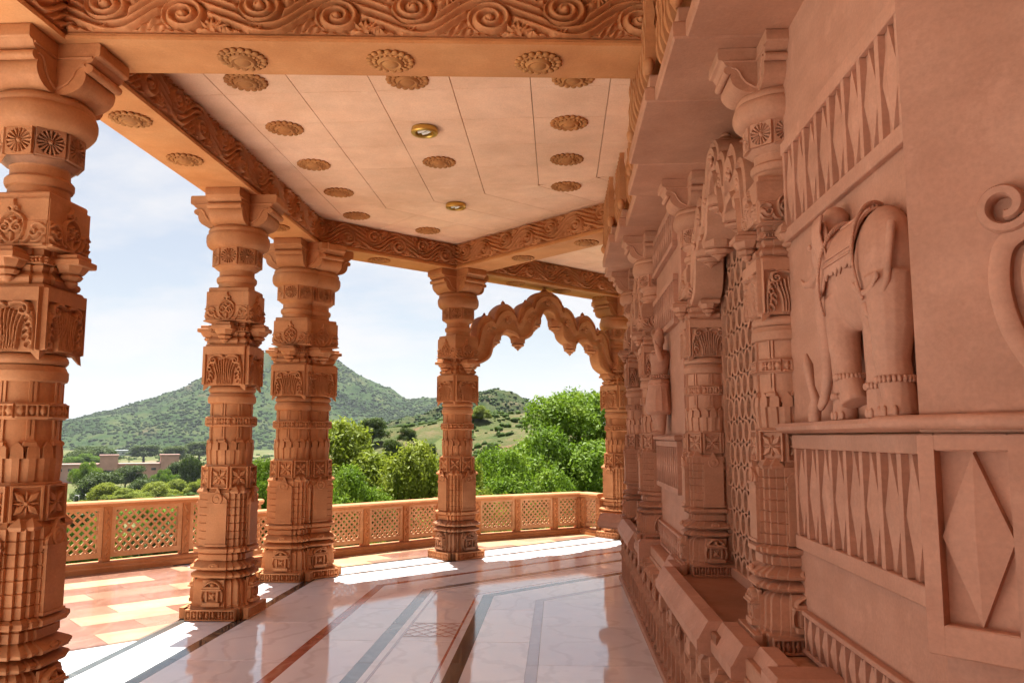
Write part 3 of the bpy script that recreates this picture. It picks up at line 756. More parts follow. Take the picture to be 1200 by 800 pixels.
# ------------------------------------------------------------------ columns
col0 = thing('carved_column', 'carved sandstone column with dark stained rosette block, at the long beam crossing the gallery', 'column', (-3.16, 4.64, 0), 0, 'free standing columns of the gallery')
build_column(col0, D_stone)
c2 = copy_tree(col0); c2.location = (-3.16, 7.70, 0); c2['label'] = 'carved sandstone column on the straight edge, second before the double corner column'
c2['label'] = 'single carved sandstone column standing on the black strip between wide and narrow bays'
c4 = copy_tree(col0); c4.location = P4; c4.rotation_euler.z = R(-45); c4['label'] = 'weathered carved column with black stained base, carrying one foot of the scalloped arch'
c5 = copy_tree(col0); c5.location = P5; c5.rotation_euler.z = R(-45); c5['label'] = 'carved column at far foot of the scalloped arch, beside the green tree'
# the corner column is a double one
c3 = copy_tree(col0); c3.location = (-3.20, 9.66, 0); c3['label'] = 'double carved corner column where the gallery turns'; c3['category'] = 'column'
for ch in list(col0.children):
    c = copy_tree(ch, c3); m = Matrix.Translation((.17, .20, .0015)) @ Matrix.Rotation(R(-45), 4, 'Z') @ Matrix.Scale(.9985, 4)
    c.matrix_basis = m @ c.matrix_basis

def stain(root, names, pick=None):
    def walk(o):
        for ch in o.children:
            if ch.name.split('.')[0] in names and (pick is None or pick(ch)):
                me = ch.data.copy(); me.materials.clear(); me.materials.append(M['stained']); ch.data = me
            walk(ch)
    walk(root)
bpy.context.view_layer.update()
stain(col0, ('rosette_panel', 'rosette_block'), lambda o: o.name.startswith('rosette_block') or o.location.x > .1)
stain(c4, ('plinth', 'base_block', 'lower_cornice', 'upper_cornice', 'shrine_panel', 'cornice_boss'))

# ------------------------------------------------------------------ beams and ceiling
scroll = scroll_tile(M['frieze'])
ros = MB()
ros.lathe([(.145, 0), (.145, -.012), (.12, -.02), (.105, -.012), (.085, -.03), (.075, -.045), (.05, -.04), (.03, -.055), (.001, -.06)], 32)
ros = MB(); ros.lathe([(.118, 0), (.118, -.014), (.10, -.022), (.085, -.012), (.078, -.034), (.066, -.046), (.05, -.038), (.038, -.05), (.02, -.058), (.001, -.06)], 32)
for k in range(18):
    a = 2 * math.pi * k / 18
    ros.ell((.128 * math.cos(a), .128 * math.sin(a), -.012), (.021, .021, .016), 8, 5)
    ros.ell((.094 * math.cos(a + .17), .094 * math.sin(a + .17), -.022), (.012, .012, .012), 6, 4)
ROS = ros.mesh('rosette', M['rosette'], 50)
def rosette(parent, x, y, z, s=1.0): return put('rosette', ROS, parent, (x, y, z), random.uniform(0, 1), (s, s, s * .75))

def beam(name, label, p0, p1, width, ros_at=(), left=True, right=True, z0=SOF, z1=CEIL, end_gap=0.0):
    p0, p1 = Vector(p0), Vector(p1); d = p1 - p0; L = d.length; rz = math.atan2(d.y, d.x)
    t = thing(name, label, 'beam', (p0.x, p0.y, 0), rz, 'carved beams under the ceiling')
    w = width / 2
    # profile: soffit board, moulded foot, face, top fillet
    mb = MB()
    prof = [(-w, z0), (w, z0), (w, z0 + .022), (w - .012, z0 + .03), (w - .012, z0 + .042), (w - .026, z0 + .05), (w - .026, z1 + .12), (-w + .026, z1 + .12), (-w + .026, z0 + .05), (-w + .012, z0 + .042), (-w + .012, z0 + .03), (-w, z0 + .022)]
    V = [(0, y, z) for y, z in prof] + [(L, y, z) for y, z in prof]; m = len(prof)
    mb.add(V, [(i + m, (i + 1) % m + m, (i + 1) % m, i) for i in range(m)] + [tuple(range(m)), tuple(range(2 * m - 1, m - 1, -1))][::1])
    put('beam_body', mb.mesh('beam_body', M['beam'], 25), t)
    nt = max(1, round((L - end_gap) / FL)); sx = (L - end_gap) / (nt * FL)
    for k in range(nt):
        xc = (k + .5) * FL * sx + end_gap / 2
        if right: put('scroll_panel', scroll, t, (xc, -w + .022, z0 + .053), 0, (sx, 1, 1))
        if left: put('scroll_panel', scroll, t, (xc, w - .022, z0 + .053), math.pi, (sx, 1, 1))
    for x in ros_at: rosette(t, x, 0, z0, 1.03)
    return t

beam('edge_beam', 'long carved beam over the columns along the straight edge', (-3.165, -8, 0), (-3.165, 9.74 + .25 * T22, 0), .49, [13.62, 14.5, 16.75])
b2 = leg2(-3.165, -.25 * T22); b3 = leg2(-3.165, 2.2); b4 = leg2(-3.165, 9.5)
t = beam('edge_beam', 'short carved edge beam between double corner column and arch column', b2, b3, .484, [1.2])
beam('edge_beam', 'carved edge beam running above the scalloped arch', b3 + EV * .002, b4, .486, [1.35, 2.35, 3.3])
ca, cb_ = Vector((-2.935, 4.64, 0)), Vector((.72, 4.95, 0))
beam('cross_beam', 'wide carved beam crossing the gallery from the dark stained column to the wall', ca, cb_, .45, [.98, 1.90, 2.83])
ca, cb_ = leg2(-2.92, 2.44), leg2(-2.92 + 3.4, 2.44)
beam('cross_beam', 'carved diagonal beam from arch column back to the temple wall', ca, cb_, .47, [1.14, 2.28])
ca, cb_ = leg2(-2.92, 5.88), leg2(-2.92 + 3.4, 5.88)
beam('cross_beam', 'shadowed carved beam beyond the scalloped arch', ca, cb_, .46, [1.1])

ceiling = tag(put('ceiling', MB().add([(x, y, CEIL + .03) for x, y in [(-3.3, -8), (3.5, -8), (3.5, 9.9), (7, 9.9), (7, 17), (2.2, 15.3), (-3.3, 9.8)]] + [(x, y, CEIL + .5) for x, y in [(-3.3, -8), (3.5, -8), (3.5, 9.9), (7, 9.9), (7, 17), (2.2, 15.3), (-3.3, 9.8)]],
      [tuple(range(6, -1, -1)), tuple(range(7, 14))] + [(i, (i + 1) % 7, (i + 1) % 7 + 7, i + 7) for i in range(7)]).mesh('ceiling', M['bench'])), 'cream pink ceiling of stone panels with carved rosettes', None, None, 'structure')  # dark brown sheet paints in the shade of the panel joints
ul = [-2.95, -2.64, -2.03, -1.42, -.81, -.20, .41, 1.02]
def ceil_panel(poly):
    if len(poly) < 3 or area(poly) < .004: return
    me, c = slab_mesh(poly, M['ceil'], 'ceiling_panel', .002, 0, .03)
    o = put('ceiling_panel', me, ceiling, (c[0], c[1], CEIL), rot=(math.pi, 0, 0))
    return o
def flip(poly):                                                 # panels are built upside down, so mirror y first
    cyy = sum(p[1] for p in poly) / len(poly); return [(x, 2 * cyy - y) for x, y in poly]
for i in range(len(ul) - 1):
    v = -1.0
    while v < 10.5:
        q = leg_rect(1, ul[i], ul[i + 1], v + .31, v + .31 + .61)
        if q and len(q) > 2:
            mid = sum(p[1] for p in q) / len(q)
            if area(q) > .004:
                me, c = slab_mesh(flip(q), M['ceil'], 'ceiling_panel', .0040, 0, .03)
                put('ceiling_panel', me, ceiling, (c[0], c[1], CEIL), rot=(math.pi, 0, 0))
        v += .61
    b = -.3
    while b < 6.5:
        q = leg_rect(2, ul[i], ul[i + 1], b, b + .61)
        if q and len(q) > 2 and area(q) > .004:
            me, c = slab_mesh(flip(q), M['ceil'], 'ceiling_panel', .0040, 0, .03)
            put('ceiling_panel', me, ceiling, (c[0], c[1], CEIL), rot=(math.pi, 0, 0))
        b += .61
for x, y in [(-2.28, 5.57), (-2.3, 6.48), (-2.33, 7.4), (-2.33, 8.29), (-2.37, 9.21), (-1.09, 5.61), (-1.12, 7.4), (-1.64, 9.94), (.12, 5.65), (.1, 6.5), (.09, 7.39), (.09, 8.22)]:
    rosette(ceiling, x * 1.037, y * 1.037, CEIL, 1.12)
lamp_ring = MB().lathe([(.085, 0), (.112, -.004), (.118, -.02), (.118, -.045), (.11, -.055), (.088, -.055), (.08, -.045), (.08, -.012), (.001, -.010)], 36).mesh('lamp_ring', M['gold'], 35)
lamp_tube = MB()
for s in (-1, 1): lamp_tube.tube([(s * .025, -.05, -.03), (s * .025, .0, -.034), (s * .025, .05, -.03)], .014, 8)
lamp_tube = lamp_tube.mesh('lamp_tube', M['bulb'], 60)
for (x, y), lb in (((-1.12, 6.56), 'round brass rimmed ceiling lamp in the straight gallery, unlit'), ((-1.14, 8.81), 'round brass rimmed ceiling lamp near the turning of the gallery, unlit')):
    t = thing('ceiling_lamp', lb, 'lamp', (x * 1.037, y * 1.037, CEIL), random.random(), 'ceiling lamps')
    put('lamp_ring', lamp_ring, t); put('lamp_tube', lamp_tube, t)

# ------------------------------------------------------------------ scalloped arch
def catmull(pts, n=7):
    pts = [Vector(p) for p in pts]; out = []
    for i in range(len(pts) - 1):
        p0, p1, p2, p3 = pts[max(i - 1, 0)], pts[i], pts[i + 1], pts[min(i + 2, len(pts) - 1)]
        for k in range(n):
            t = k / n
            out.append(.5 * ((2 * p1) + (p2 - p0) * t + (2 * p0 - 5 * p1 + 4 * p2 - p3) * t * t + (3 * p1 - p0 - 3 * p2 + p3) * t ** 3))
    return out + [pts[-1]]
half = [(0, 3.93, 0, 3.58), (.17, 3.89, .10, 3.55), (.29, 3.80, .145, 3.48), (.335, 3.68, .20, 3.40), (.39, 3.72, .265, 3.385), (.52, 3.66, .30, 3.30), (.60, 3.55, .33, 3.20), (.635, 3.44, .42, 3.13),
        (.665, 3.45, .57, 3.09), (.70, 3.565, .66, 3.16), (.84, 3.64, .76, 3.175), (.95, 3.60, .86, 3.19), (1.05, 3.50, .935, 3.14), (1.09, 3.385, 1.01, 3.10), (1.17, 3.43, 1.075, 3.09), (1.31, 3.385, 1.10, 3.0),
        (1.385, 3.28, 1.115, 2.91), (1.41, 3.15, 1.17, 2.80), (1.43, 3.0, 1.30, 2.72), (1.50, 2.92, 1.50, 2.66)]
def cat4(pts, n):
    P = np.array(pts, float); out = []
    for i in range(len(P) - 1):
        p0, p1, p2, p3 = P[max(i - 1, 0)], P[i], P[i + 1], P[min(i + 2, len(P) - 1)]
        for k in range(n):
            t = k / n; out.append(.5 * (2 * p1 + (p2 - p0) * t + (2 * p0 - 5 * p1 + 4 * p2 - p3) * t * t + (3 * p1 - p0 - 3 * p2 + p3) * t ** 3))
    return np.array(out + [P[-1]])
def arch_meshes(mat, k=1.0):
    full = [(-a, b, -c, d) for a, b, c, d in reversed(half[1:])] + half
    path = cat4(full, 4)
    mb = MB()
    prof = [(-1, .07), (-1, .10), (-.80, .11), (-.72, .078), (-.60, .072), (-.10, .072), (.0, .084), (.06, .104), (.50, .112), (.56, .082), (.74, .08), (.80, .10), (.97, .09), (1, .06)]
    sec = prof + [(o, -t) for o, t in reversed(prof)]
    m = len(sec); V = []; F = []
    for a, b, c, d in path:
        d = d + .035 * max(0, 1 - abs(c) / 1.2)
        for o, t in sec:
            f = (o + 1) / 2; V.append((c + (a - c) * f, t, d + (b - d) * f))
    for i in range(len(path) - 1):
        for j in range(m): F.append((i * m + j, i * m + (j + 1) % m, (i + 1) * m + (j + 1) % m, (i + 1) * m + j))
    F += [tuple(range(m - 1, -1, -1)), tuple(range((len(path) - 1) * m, len(path) * m))]
    mb.add(V, F)
    A = {'arch_band': mb.mesh('arch_band', mat, 40)}
    pd = MB(); pd.loft([(-.15, .004), (-.115, .03), (-.10, .056), (-.09, .048), (-.07, .092), (-.05, .10), (-.035, .08), (-.025, .108), (.03, .115), (.07, .112), (.10, .09)], octa(1))
    A['pendant'] = pd.mesh('pendant', mat, 35)
    A['finial'] = MB().lathe([(.06, -.03), (.07, 0), (.045, .02), (.03, .035), (.034, .05), (.022, .066), (.004, .085)], 16).mesh('finial', mat, 50)
    lf = MB()
    for k in range(5): lf.ell((.040 * math.cos(k * 1.26), 0, .040 * math.sin(k * 1.26)), (.026, .014, .026), 8, 5)
    lf.ell((0, 0, 0), (.024, .022, .024), 8, 5)
    A['face_flower'] = lf.mesh('face_flower', mat, 60)
    return A
A_stone = arch_meshes(M['stone']); A_pil = {k: (lambda m2: (m2.materials.clear(), m2.materials.append(M['pilaster']), m2)[2])(v.copy()) for k, v in A_stone.items()}
def build_arch(label, centre, rz, A, scale=(1, 1, 1), z=0.0):
    t = thing('scalloped_arch', label, 'arch', (centre[0], centre[1], z), rz, 'scalloped arches'); t.scale = scale
    put('arch_band', A['arch_band'], t)
    for d, zz in ((.215, 3.475), (.55, 3.15), (1.02, 3.16)):
        for s in (-1, 1): put('pendant', A['pendant'], t, (s * d, 0, zz - .055), 0, .95)
    put('finial', A['finial'], t, (0, 0, 3.93)); 
    for s in (-1, 1):
        put('finial', A['finial'], t, (s * .845, 0, 3.61)); put('finial', A['finial'], t, (s * .40, 0, 3.715), 0, .6)
        put('finial', A['finial'], t, (s * 1.2, 0, 3.425), 0, .6)
        for d, zz in ((.81, 3.40), (.42, 3.46), (1.2, 3.24)):
            for f in (-1, 1): put('face_flower', A['face_flower'], t, (s * d, f * .10, zz))
    for f in (-1, 1): put('face_flower', A['face_flower'], t, (0, f * .104, 3.755))
    return t
mid = (P4 + P5) / 2
build_arch('scalloped stone arch with pendants spanning two columns before the open sky', mid, R(45), A_stone, (1.03, 1, 1))

# ------------------------------------------------------------------ balustrades
def balustrade(label, p0, p1, h, npan, post_w=.095):
    p0, p1 = Vector(p0), Vector(p1); d = p1 - p0; L = d.length; rz = math.atan2(d.y, d.x)
    posts = npan if isinstance(npan, list) else [L * i / npan for i in range(npan + 1)]; posts[-1] = L
    t = thing('balustrade', label, 'balustrade', (p0.x, p0.y, 0), rz, 'pierced stone balustrades of the terrace')
    k = h / .86
    cb = MB(); cb.loft([(0, 1), (.06, 1)], [(0, -.13), (L, -.13), (L, .13), (0, .13)]); 
    V = []; pr = [(-.15, 0), (.15, 0), (.15, .055 * k), (.12, .07 * k), (.12, .10 * k), (.10, .115 * k), (-.10, .115 * k), (-.12, .10 * k), (-.12, .07 * k), (-.15, .055 * k)]
    def bar(pr, name):
        m = len(pr); mb = MB(); mb.add([(0, y, z) for y, z in pr] + [(L, y, z) for y, z in pr], [(i, i + m, (i + 1) % m + m, (i + 1) % m) for i in range(m)] + [tuple(range(m)), tuple(range(2 * m - 1, m - 1, -1))])
        bm = mb.mesh(name, M['stone'], 25); bmm = bmesh.new(); bmm.from_mesh(bm); bmesh.ops.recalc_face_normals(bmm, faces=bmm.faces); bmm.to_mesh(bm); bmm.free()
        return put(name, bm, t)
    bar(pr, 'curb')
    bar([(-.085, h - .075), (.085, h - .075), (.105, h - .055), (.112, h - .03), (.10, h - .008), (.07, h), (-.07, h), (-.10, h - .008), (-.112, h - .03), (-.105, h - .055)], 'rail')
    z0, z1 = .115 * k, h - .0755
    pm = MB(); pm.cbox(-post_w / 2, post_w / 2, -.062, .062, z0, z1, .004)
    rp = Relief(post_w * .72, z1 - z0 - .06, 14, 60)
    for q in range(9):
        yy = (z1 - z0 - .06) * (q + .5) / 9; s = 1 if q % 2 else -1
        rp.stroke(bez((0, yy - .03), (s * .03, yy), (s * .008, yy + .03)), .010, .006, .010)
    pmesh = pm.mesh('post', M['stone'], 30); rmesh = rp.mesh('post_carving', M['stone'], 0, .004)
    # lattice panels
    def lattice(pw):
        fr = .055 * k; zb = z0 + .05 * k; lm = MB()
        x0, x1 = -pw / 2, pw / 2
        lm.box(x0, x0 + fr, -.035, .035, zb, z1); lm.box(x1 - fr, x1, -.035, .035, zb, z1)
        lm.box(x0 + fr, x1 - fr, -.0345, .0345, zb, zb + fr * 1.2); lm.box(x0 + fr, x1 - fr, -.0345, .0345, z1 - fr * .8, z1)
        ix0, ix1, iz0, iz1 = x0 + fr - .004, x1 - fr + .004, zb + fr * 1.2 - .004, z1 - fr * .8 + .004
        W, H = ix1 - ix0, iz1 - iz0; cell = .108 * k; bw = .0130 * (k ** .5)
        for s in (1, -1):
            c = -W - H
            while c < W + H:                                     # bars on both diagonals, clipped to the opening
                q = [(ix0, iz0), (ix1, iz0), (ix1, iz1), (ix0, iz1)]
                cc = c + (ix0 if s > 0 else -ix1) - iz0
                nx, nz = s / math.sqrt(2), -1 / math.sqrt(2); dd = cc / math.sqrt(2)
                q = clip(q, nx, nz, dd + bw); q = clip(q, -nx, -nz, -dd + bw) if q else q
                if q and len(q) > 2 and area(q) > 1e-4: lm.extrude(q, -.010 - .0015 * s, .010 + .0015 * s)
                c += cell
        return lm.mesh('lattice_panel', M['lattice'])
    cache = {}
    for i, xx in enumerate(posts):
        p = put('post', pmesh, t, (min(max(xx, post_w / 2), L - post_w / 2), 0, 0)); put('post_carving', rmesh, p, (0, -.064, z0 + .03))
        if i + 1 < len(posts):
            pw = round(posts[i + 1] - xx - post_w - .004, 3)
            if pw not in cache: cache[pw] = lattice(pw)
            put('lattice_panel', cache[pw], t, ((xx + posts[i + 1]) / 2, 0, 0))
    return t
balustrade('tall pierced balustrade of the wide terrace facing the mountain', (-8.319, 7.077, 0), (-4.347, 11.526, 0), .86, 6)
balustrade('short return of pierced balustrade behind the double corner column', (-4.30, 11.50, 0), (-4.33, 10.42, 0), .78, 1)
balustrade('low pierced balustrade between double corner column and arch column', (-4.262, 10.302, 0), (-1.867, 12.896, 0), .70, 5)
balustrade('low pierced balustrade under the scalloped arch before the green tree', (-1.97, 12.907, 0), (.36, 14.50, 0), .70, [0, .756, 1.512, 2.268, 2.82])
balustrade('end piece of pierced balustrade closing against the far column', (.42, 14.46, 0), (.72, 14.05, 0), .70, 1)

# ------------------------------------------------------------------ temple wall on the right
def pil(label, x, y):
    t = thing('wall_pilaster', label, 'pilaster', (x, y, .70), 0, 'carved pilasters of the temple wall'); t.scale = (.72, .72, .7125)
    return build_column(t, D_pil)
pil('carved pink pilaster between the elephant panel and the pierced screen', 1.10, 3.97)
pil('carved pink pilaster between the pierced screen and the standing figure panel', 1.08, 6.00)
pil('carved pink pilaster just beyond the standing figure panel', .93, 7.72)
pil('last carved pink pilaster of the temple wall by the far corner', .93, 9.40)

wall = thing('temple_wall', 'smooth pink stone temple wall with diamond panel bands', 'wall', (0, 0, 0))
def wbox(name, x0, x1, y0, y1, z0, z1, mat='wall', par=wall, c=.006):
    return put(name, MB().cbox(x0, x1, y0, y1, z0, z1, c).mesh(name, M[mat], 30), par)
wbox('wall_face', 1.085, 3.0, 2.42, 3.92, .0, 4.29)             # elephant wall
wbox('wall_face', 1.82, 3.0, -8, 2.419, .0, 4.29)              # what lies behind the camera
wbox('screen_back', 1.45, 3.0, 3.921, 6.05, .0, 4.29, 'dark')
wbox('wall_face', .925, 3.0, 6.051, 7.70, .0, 4.29)
wbox('wall_face', 1.25, 3.0, 7.701, 9.35, .0, 4.29)
wbox('wall_face', .955, 3.0, 9.351, 9.90, .0, 4.29)
wbox('wall_face', 3.001, 6.5, 9.2, 9.89, .0, 4.29)

wbox('wall_face', -3.0, 1.80, -5.6, -5.2, .0, 4.29)             # unseen end wall, added to block light coming from behind the camera

dia = MB()                                                       # one lozenge, unit 1 x 1, facing -X (x is depth)
def lozenge(w, h, mat, d=.03):
    mb = MB()
    R4 = [(0, -1), (1, 0), (0, 1), (-1, 0)]
    V = [(0, a * w / 2, b * h / 2) for a, b in R4] + [(-d * .62, a * w / 2 * .985, b * h / 2 * .985) for a, b in R4] + [(-d, 0, 0)]
    mb.add(V, [(i, (i + 1) % 4, (i + 1) % 4 + 4, i + 4) for i in range(4)] + [(4, 5, 8), (5, 6, 8), (6, 7, 8), (7, 4, 8)]); me = mb.mesh('lozenge', mat)
    b = bmesh.new(); b.from_mesh(me); bmesh.ops.recalc_face_normals(b, faces=b.faces); b.to_mesh(me); b.free()
    return me
def diamond_band(x, y0, y1, z0, z1, n, par, depth=.026, border=.06):
    pitch = (y1 - y0) / n; bar = pitch * .20
    t = put('diamond_band', MB().box(x - .002, x + .01, y0, y1, z0, z1).mesh('diamond_band', M['wall']), par)
    def b(name, ya, yb, za, zb, dx=0.0): return put(name, MB().cbox(x - depth - dx, x - .002, ya, yb, za, zb, .003).mesh(name, M['wall'], 30), t)
    b('band_rail', y0 - .02, y1 + .02, z1 - border, z1, .002); b('band_rail', y0 - .02, y1 + .02, z0, z0 + border, .002)
    bm = MB().cbox(x - depth, x - .002, -bar / 2, bar / 2, z0 + border, z1 - border, .003).mesh('band_bar', M['wall'], 30)
    lz = lozenge(pitch - bar, z1 - z0 - 2 * border, M['wall'], depth * .97)
    for k in range(n + 1): put('band_bar', bm, t, (0, min(max(y0 + k * pitch, y0 + bar / 2), y1 - bar / 2), 0))
    for k in range(n): put('lozenge', lz, t, (x - .003, y0 + (k + .5) * pitch, (z0 + z1) / 2))
    return t
diamond_band(1.085, 2.30, 3.76, 2.55, 3.03, 9, wall)
diamond_band(1.085, 2.30, 3.76, 1.16, 1.66, 9, wall)
led = MB(); pr = [(1.085, 1.665), (1.02, 1.668), (.995, 1.68), (.99, 1.695), (1.0, 1.71), (1.085, 1.715)]
led.add([(x, 2.25, z) for x, z in pr] + [(x, 3.80, z) for x, z in pr], [(i, (i + 1) % 6, (i + 1) % 6 + 6, i + 6) for i in range(6)] + [tuple(range(5, -1, -1)), tuple(range(6, 12))])
put('ledge', led.mesh('ledge', M['wall'], 40), wall)
diamond_band(1.085, 2.30, 3.70, .72, .90, 14, wall, .03, .02)
# figure panel bay
diamond_band(.925, 6.22, 7.52, 2.52, 2.90, 11, wall, .04, .045)
diamond_band(.925, 6.22, 7.52, 1.22, 1.62, 11, wall, .04, .045)
diamond_band(.925, 6.22, 7.52, .71, .92, 11, wall, .035, .02)
led = MB(); led.cbox(.86, .925, 6.18, 7.56, 1.625, 1.665, .012); put('ledge', led.mesh('ledge', M['wall'], 40), wall)
diamond_band(.925, 6.22, 7.52, 3.12, 3.45, 11, wall, .04, .04)

# pierced screens between pilasters
def screen(label, x, y0, y1, z0, z1, group='pierced screens of the temple wall'):
    t = thing('pierced_screen', label, 'screen', (x, y0, z0), R(90), group)
    W, H = y1 - y0, z1 - z0; nx_, nz_ = 10, 17
    px_, pz_ = W / nx_, H / nz_; mb = MB()
    # hexagon-like pointed oval openings in a slab: a ring of quads around every hole
    m = 12
    for j in range(nz_):
        for i in range(nx_):
            cx = (i + .5 + (.5 if j % 2 else 0)) * px_; cz = (j + .5) * pz_
            if cx + px_ / 2 > W + .001: continue
            hole = []; outer = []
            for k in range(m):
                a = 2 * math.pi * k / m + math.pi / m * 0
                ca, sa = math.cos(a), math.sin(a)
                hole.append((cx + px_ * .33 * ca * (1 - .25 * abs(sa) ** 3), cz + pz_ * .44 * sa * (abs(sa) ** .15 if sa else 1)))
                q = max(abs(ca) / .5, abs(sa) / .5); outer.append((cx + px_ * ca / q, cz + pz_ * sa / q))
            for y, fl in ((-.025, 0), (.025, 1)):
                V = [(a, y, b) for a, b in hole] + [(a, y, b) for a, b in outer]
                F = [(k, (k + 1) % m, (k + 1) % m + m, k + m) for k in range(m)]
                mb.add(V, F if fl else [f[::-1] for f in F])
            V = [(a, -.025, b) for a, b in hole] + [(a, .025, b) for a, b in hole]
            mb.add(V, [(k, (k + 1) % m, (k + 1) % m + m, k + m) for k in range(m)])
    put('pierced_slab', mb.mesh('pierced_slab', M['pilaster']), t)
    fr = MB(); fr.cbox(-.03, .03, -.04, .04, 0, H); fr.cbox(W - .03, W + .03, -.04, .04, 0, H); fr.cbox(.03, W - .03, -.039, .039, H - .05, H + .25); fr.cbox(.03, W - .03, -.039, .039, -.02, .05)
    put('screen_frame', fr.mesh('screen_frame', M['pilaster'], 30), t)
    return t
screen('pierced stone screen with pointed oval holes above the seat by the elephant panel', 1.21, 4.10, 5.86, .72, 3.25)
screen('farther pierced stone screen above the far corner seat', 1.20, 7.86, 9.26, .72, 3.25)

build_arch('small scalloped arch hanging between pilasters before the nearer pierced screen', (1.06, 4.985, 0), R(90), A_pil, (.60, .95, .7125), .70)
build_arch('small scalloped arch hanging between pilasters over the far corner seat', (.92, 8.56, 0), R(90), A_pil, (.50, .9, .7125), .70)

# plinth with slats, copings and seats
plinth = thing('plinth_seat', 'long stone plinth under the temple wall with leaf slats, sloped coping and brown seat', 'plinth', (0, 0, 0))
wbox('plinth_core', .79, 1.60, -8, 9.80, 0, .62, 'pilaster', plinth)
wbox('plinth_foot', .69, .7895, -8, 9.84, 0, .045, 'pilaster', plinth, .008)
wbox('seat', .74, 1.60, 4.05, 5.93, .621, .705, 'bench', plinth)
wbox('seat', .72, 1.20, 7.62, 9.55, .621, .705, 'bench', plinth)
wbox('plinth_top', .80, 1.12, -8, 4.049, .621, .699, 'pilaster', plinth); wbox('plinth_top', .80, 1.12, 5.931, 7.619, .621, .699, 'pilaster', plinth)
sl = MB()                                                        # pointed leaf slat standing proud like a fin, faces -X
pts = [(.004, .0), (.036, .05), (.010, .17), (.040, .29), (.010, .42), (.036, .51), (.004, .555)]
V = []
for (hw, z) in pts: V += [(0, -hw, z), (-.012 - hw * 2.3, 0, z), (0, hw, z)]
F = []
for i in range(len(pts) - 1):
    F += [(i * 3, i * 3 + 1, i * 3 + 4, i * 3 + 3), (i * 3 + 1, i * 3 + 2, i * 3 + 5, i * 3 + 4)]
F += [(2, 1, 0), (18, 19, 20)]
sl.add(V, F); SLAT = sl.mesh('slat', M['pilaster'])
bb = bmesh.new(); bb.from_mesh(SLAT); bmesh.ops.recalc_face_normals(bb, faces=bb.faces); bb.to_mesh(SLAT); bb.free()
sb = MB().cbox(-.075, 0, -.011, .011, .045, .60, .003).mesh('slat_bar', M['pilaster'], 30)
lfm = MB()
for s in (-1, 1):
    lfm.tube([(-.02, 0, .02), (-.03, s * .03, .05), (-.026, s * .045, .085), (-.02, s * .03, .11)], [.010, .014, .012, .004], 6)
LEAF = lfm.mesh('leaf_curl', M['pilaster'], 60)
y = 3.0; i = 0
while y < 9.78:
    put('slat', SLAT, plinth, (.79, y, .045)); put('slat_bar', sb, plinth, (.79, y + .10, 0))
    if i % 2 == 0: put('leaf_curl', LEAF, plinth, (.735, y + .10, .42))
    y += .20; i += 1
def coping(x, y0, y1, zb=.60, rot=0.0, at=(0, 0, 0)):           # x is the front edge
    mb = MB()
    pr = [(x + .06, zb - .02), (x + .02, zb - .005), (x + .004, zb + .004), (x, zb + .012), (x, zb + .060), (x + .010, zb + .070), (x + .016, zb + .082), (x + .052, zb + .142), (x + .06, zb + .15), (x + .13, zb + .15), (x + .14, zb + .14), (x + .14, zb - .02)]
    m = len(pr)
    mb.add([(a, y0, b) for a, b in pr] + [(a, y1, b) for a, b in pr], [(k, (k + 1) % m, (k + 1) % m + m, k + m) for k in range(m)] + [tuple(range(m - 1, -1, -1)), tuple(range(m, 2 * m))])
    me = mb.mesh('coping', M['wall'], 25)
    b = bmesh.new(); b.from_mesh(me); bmesh.ops.recalc_face_normals(b, faces=b.faces); b.to_mesh(me); b.free()
    return put('coping', me, plinth, at, rot)
for x, y0, y1 in [(.805, 3.41, 3.70), (.735, 3.705, 4.17), (.67, 4.18, 5.90), (.735, 5.905, 6.22), (.79, 6.225, 6.5), (.70, 7.52, 7.90), (.645, 7.905, 9.30), (.70, 9.305, 9.60)]:
    coping(x, y0, y1)
coping(-.06, -.24, .24, .60, R(45), (.66, 9.72, 0))
wbox('seat_end', .70, .93, 7.40, 7.518, .50, .745, 'wall', plinth, .02)
wbox('seat_end', .795, 1.08, 3.20, 3.405, .60, .752, 'wall', plinth, .02)
for y0, y1 in ((4.55, 4.67), (5.25, 5.37), (4.20, 4.28), (5.80, 5.88), (3.86, 3.96)):          # corbels under the coping
    wbox('corbel', .69, .789, y0, y1, .47, .578, 'pilaster', plinth, .02)
# entablature above the wall
ent = thing('entablature', 'stepped stone entablature with hanging leaf fascia above the pilasters', 'entablature', (0, 0, 0))
S0 = 3.55
def fascia(x, y0, y1, x1=1.3):
    wbox('soffit_block', x, x1, y0, y1, S0, S0 + .09, 'pilaster', ent, .01)
    wbox('fascia_step', x + .03, x1, y0 + .012, y1 - .012, S0 + .0905, S0 + .17, 'pilaster', ent, .008)
wbox('upper_block', .68, 1.5, -8, 9.9, S0 + .171, CEIL - .002, 'beam', ent)
wbox('soffit_core', .66, 1.62, -8, 9.9, S0 + .012, S0 + .17, 'pilaster', ent)
fascia(.62, 2.9, 3.73); fascia(.56, 3.735, 4.47); fascia(.505, 4.475, 5.55); fascia(.56, 5.555, 6.3); fascia(.62, 6.305, 7.25)
fascia(.56, 7.255, 7.85); fascia(.505, 7.855, 9.05); fascia(.56, 9.055, 9.6); fascia(.62, 9.605, 9.88); fascia(.62, -8, 2.895)
hl = MB(); hl.loft([(0, .004), (.03, .018), (.07, .03), (.11, .034), (.16, .03), (.22, .034), (.30, .022), (.36, .03), (.44, .018), (.52, .022)], sq(1)); HL = hl.mesh('fascia_leaf', M['stone'], 30)
y = 3.0; i = 0
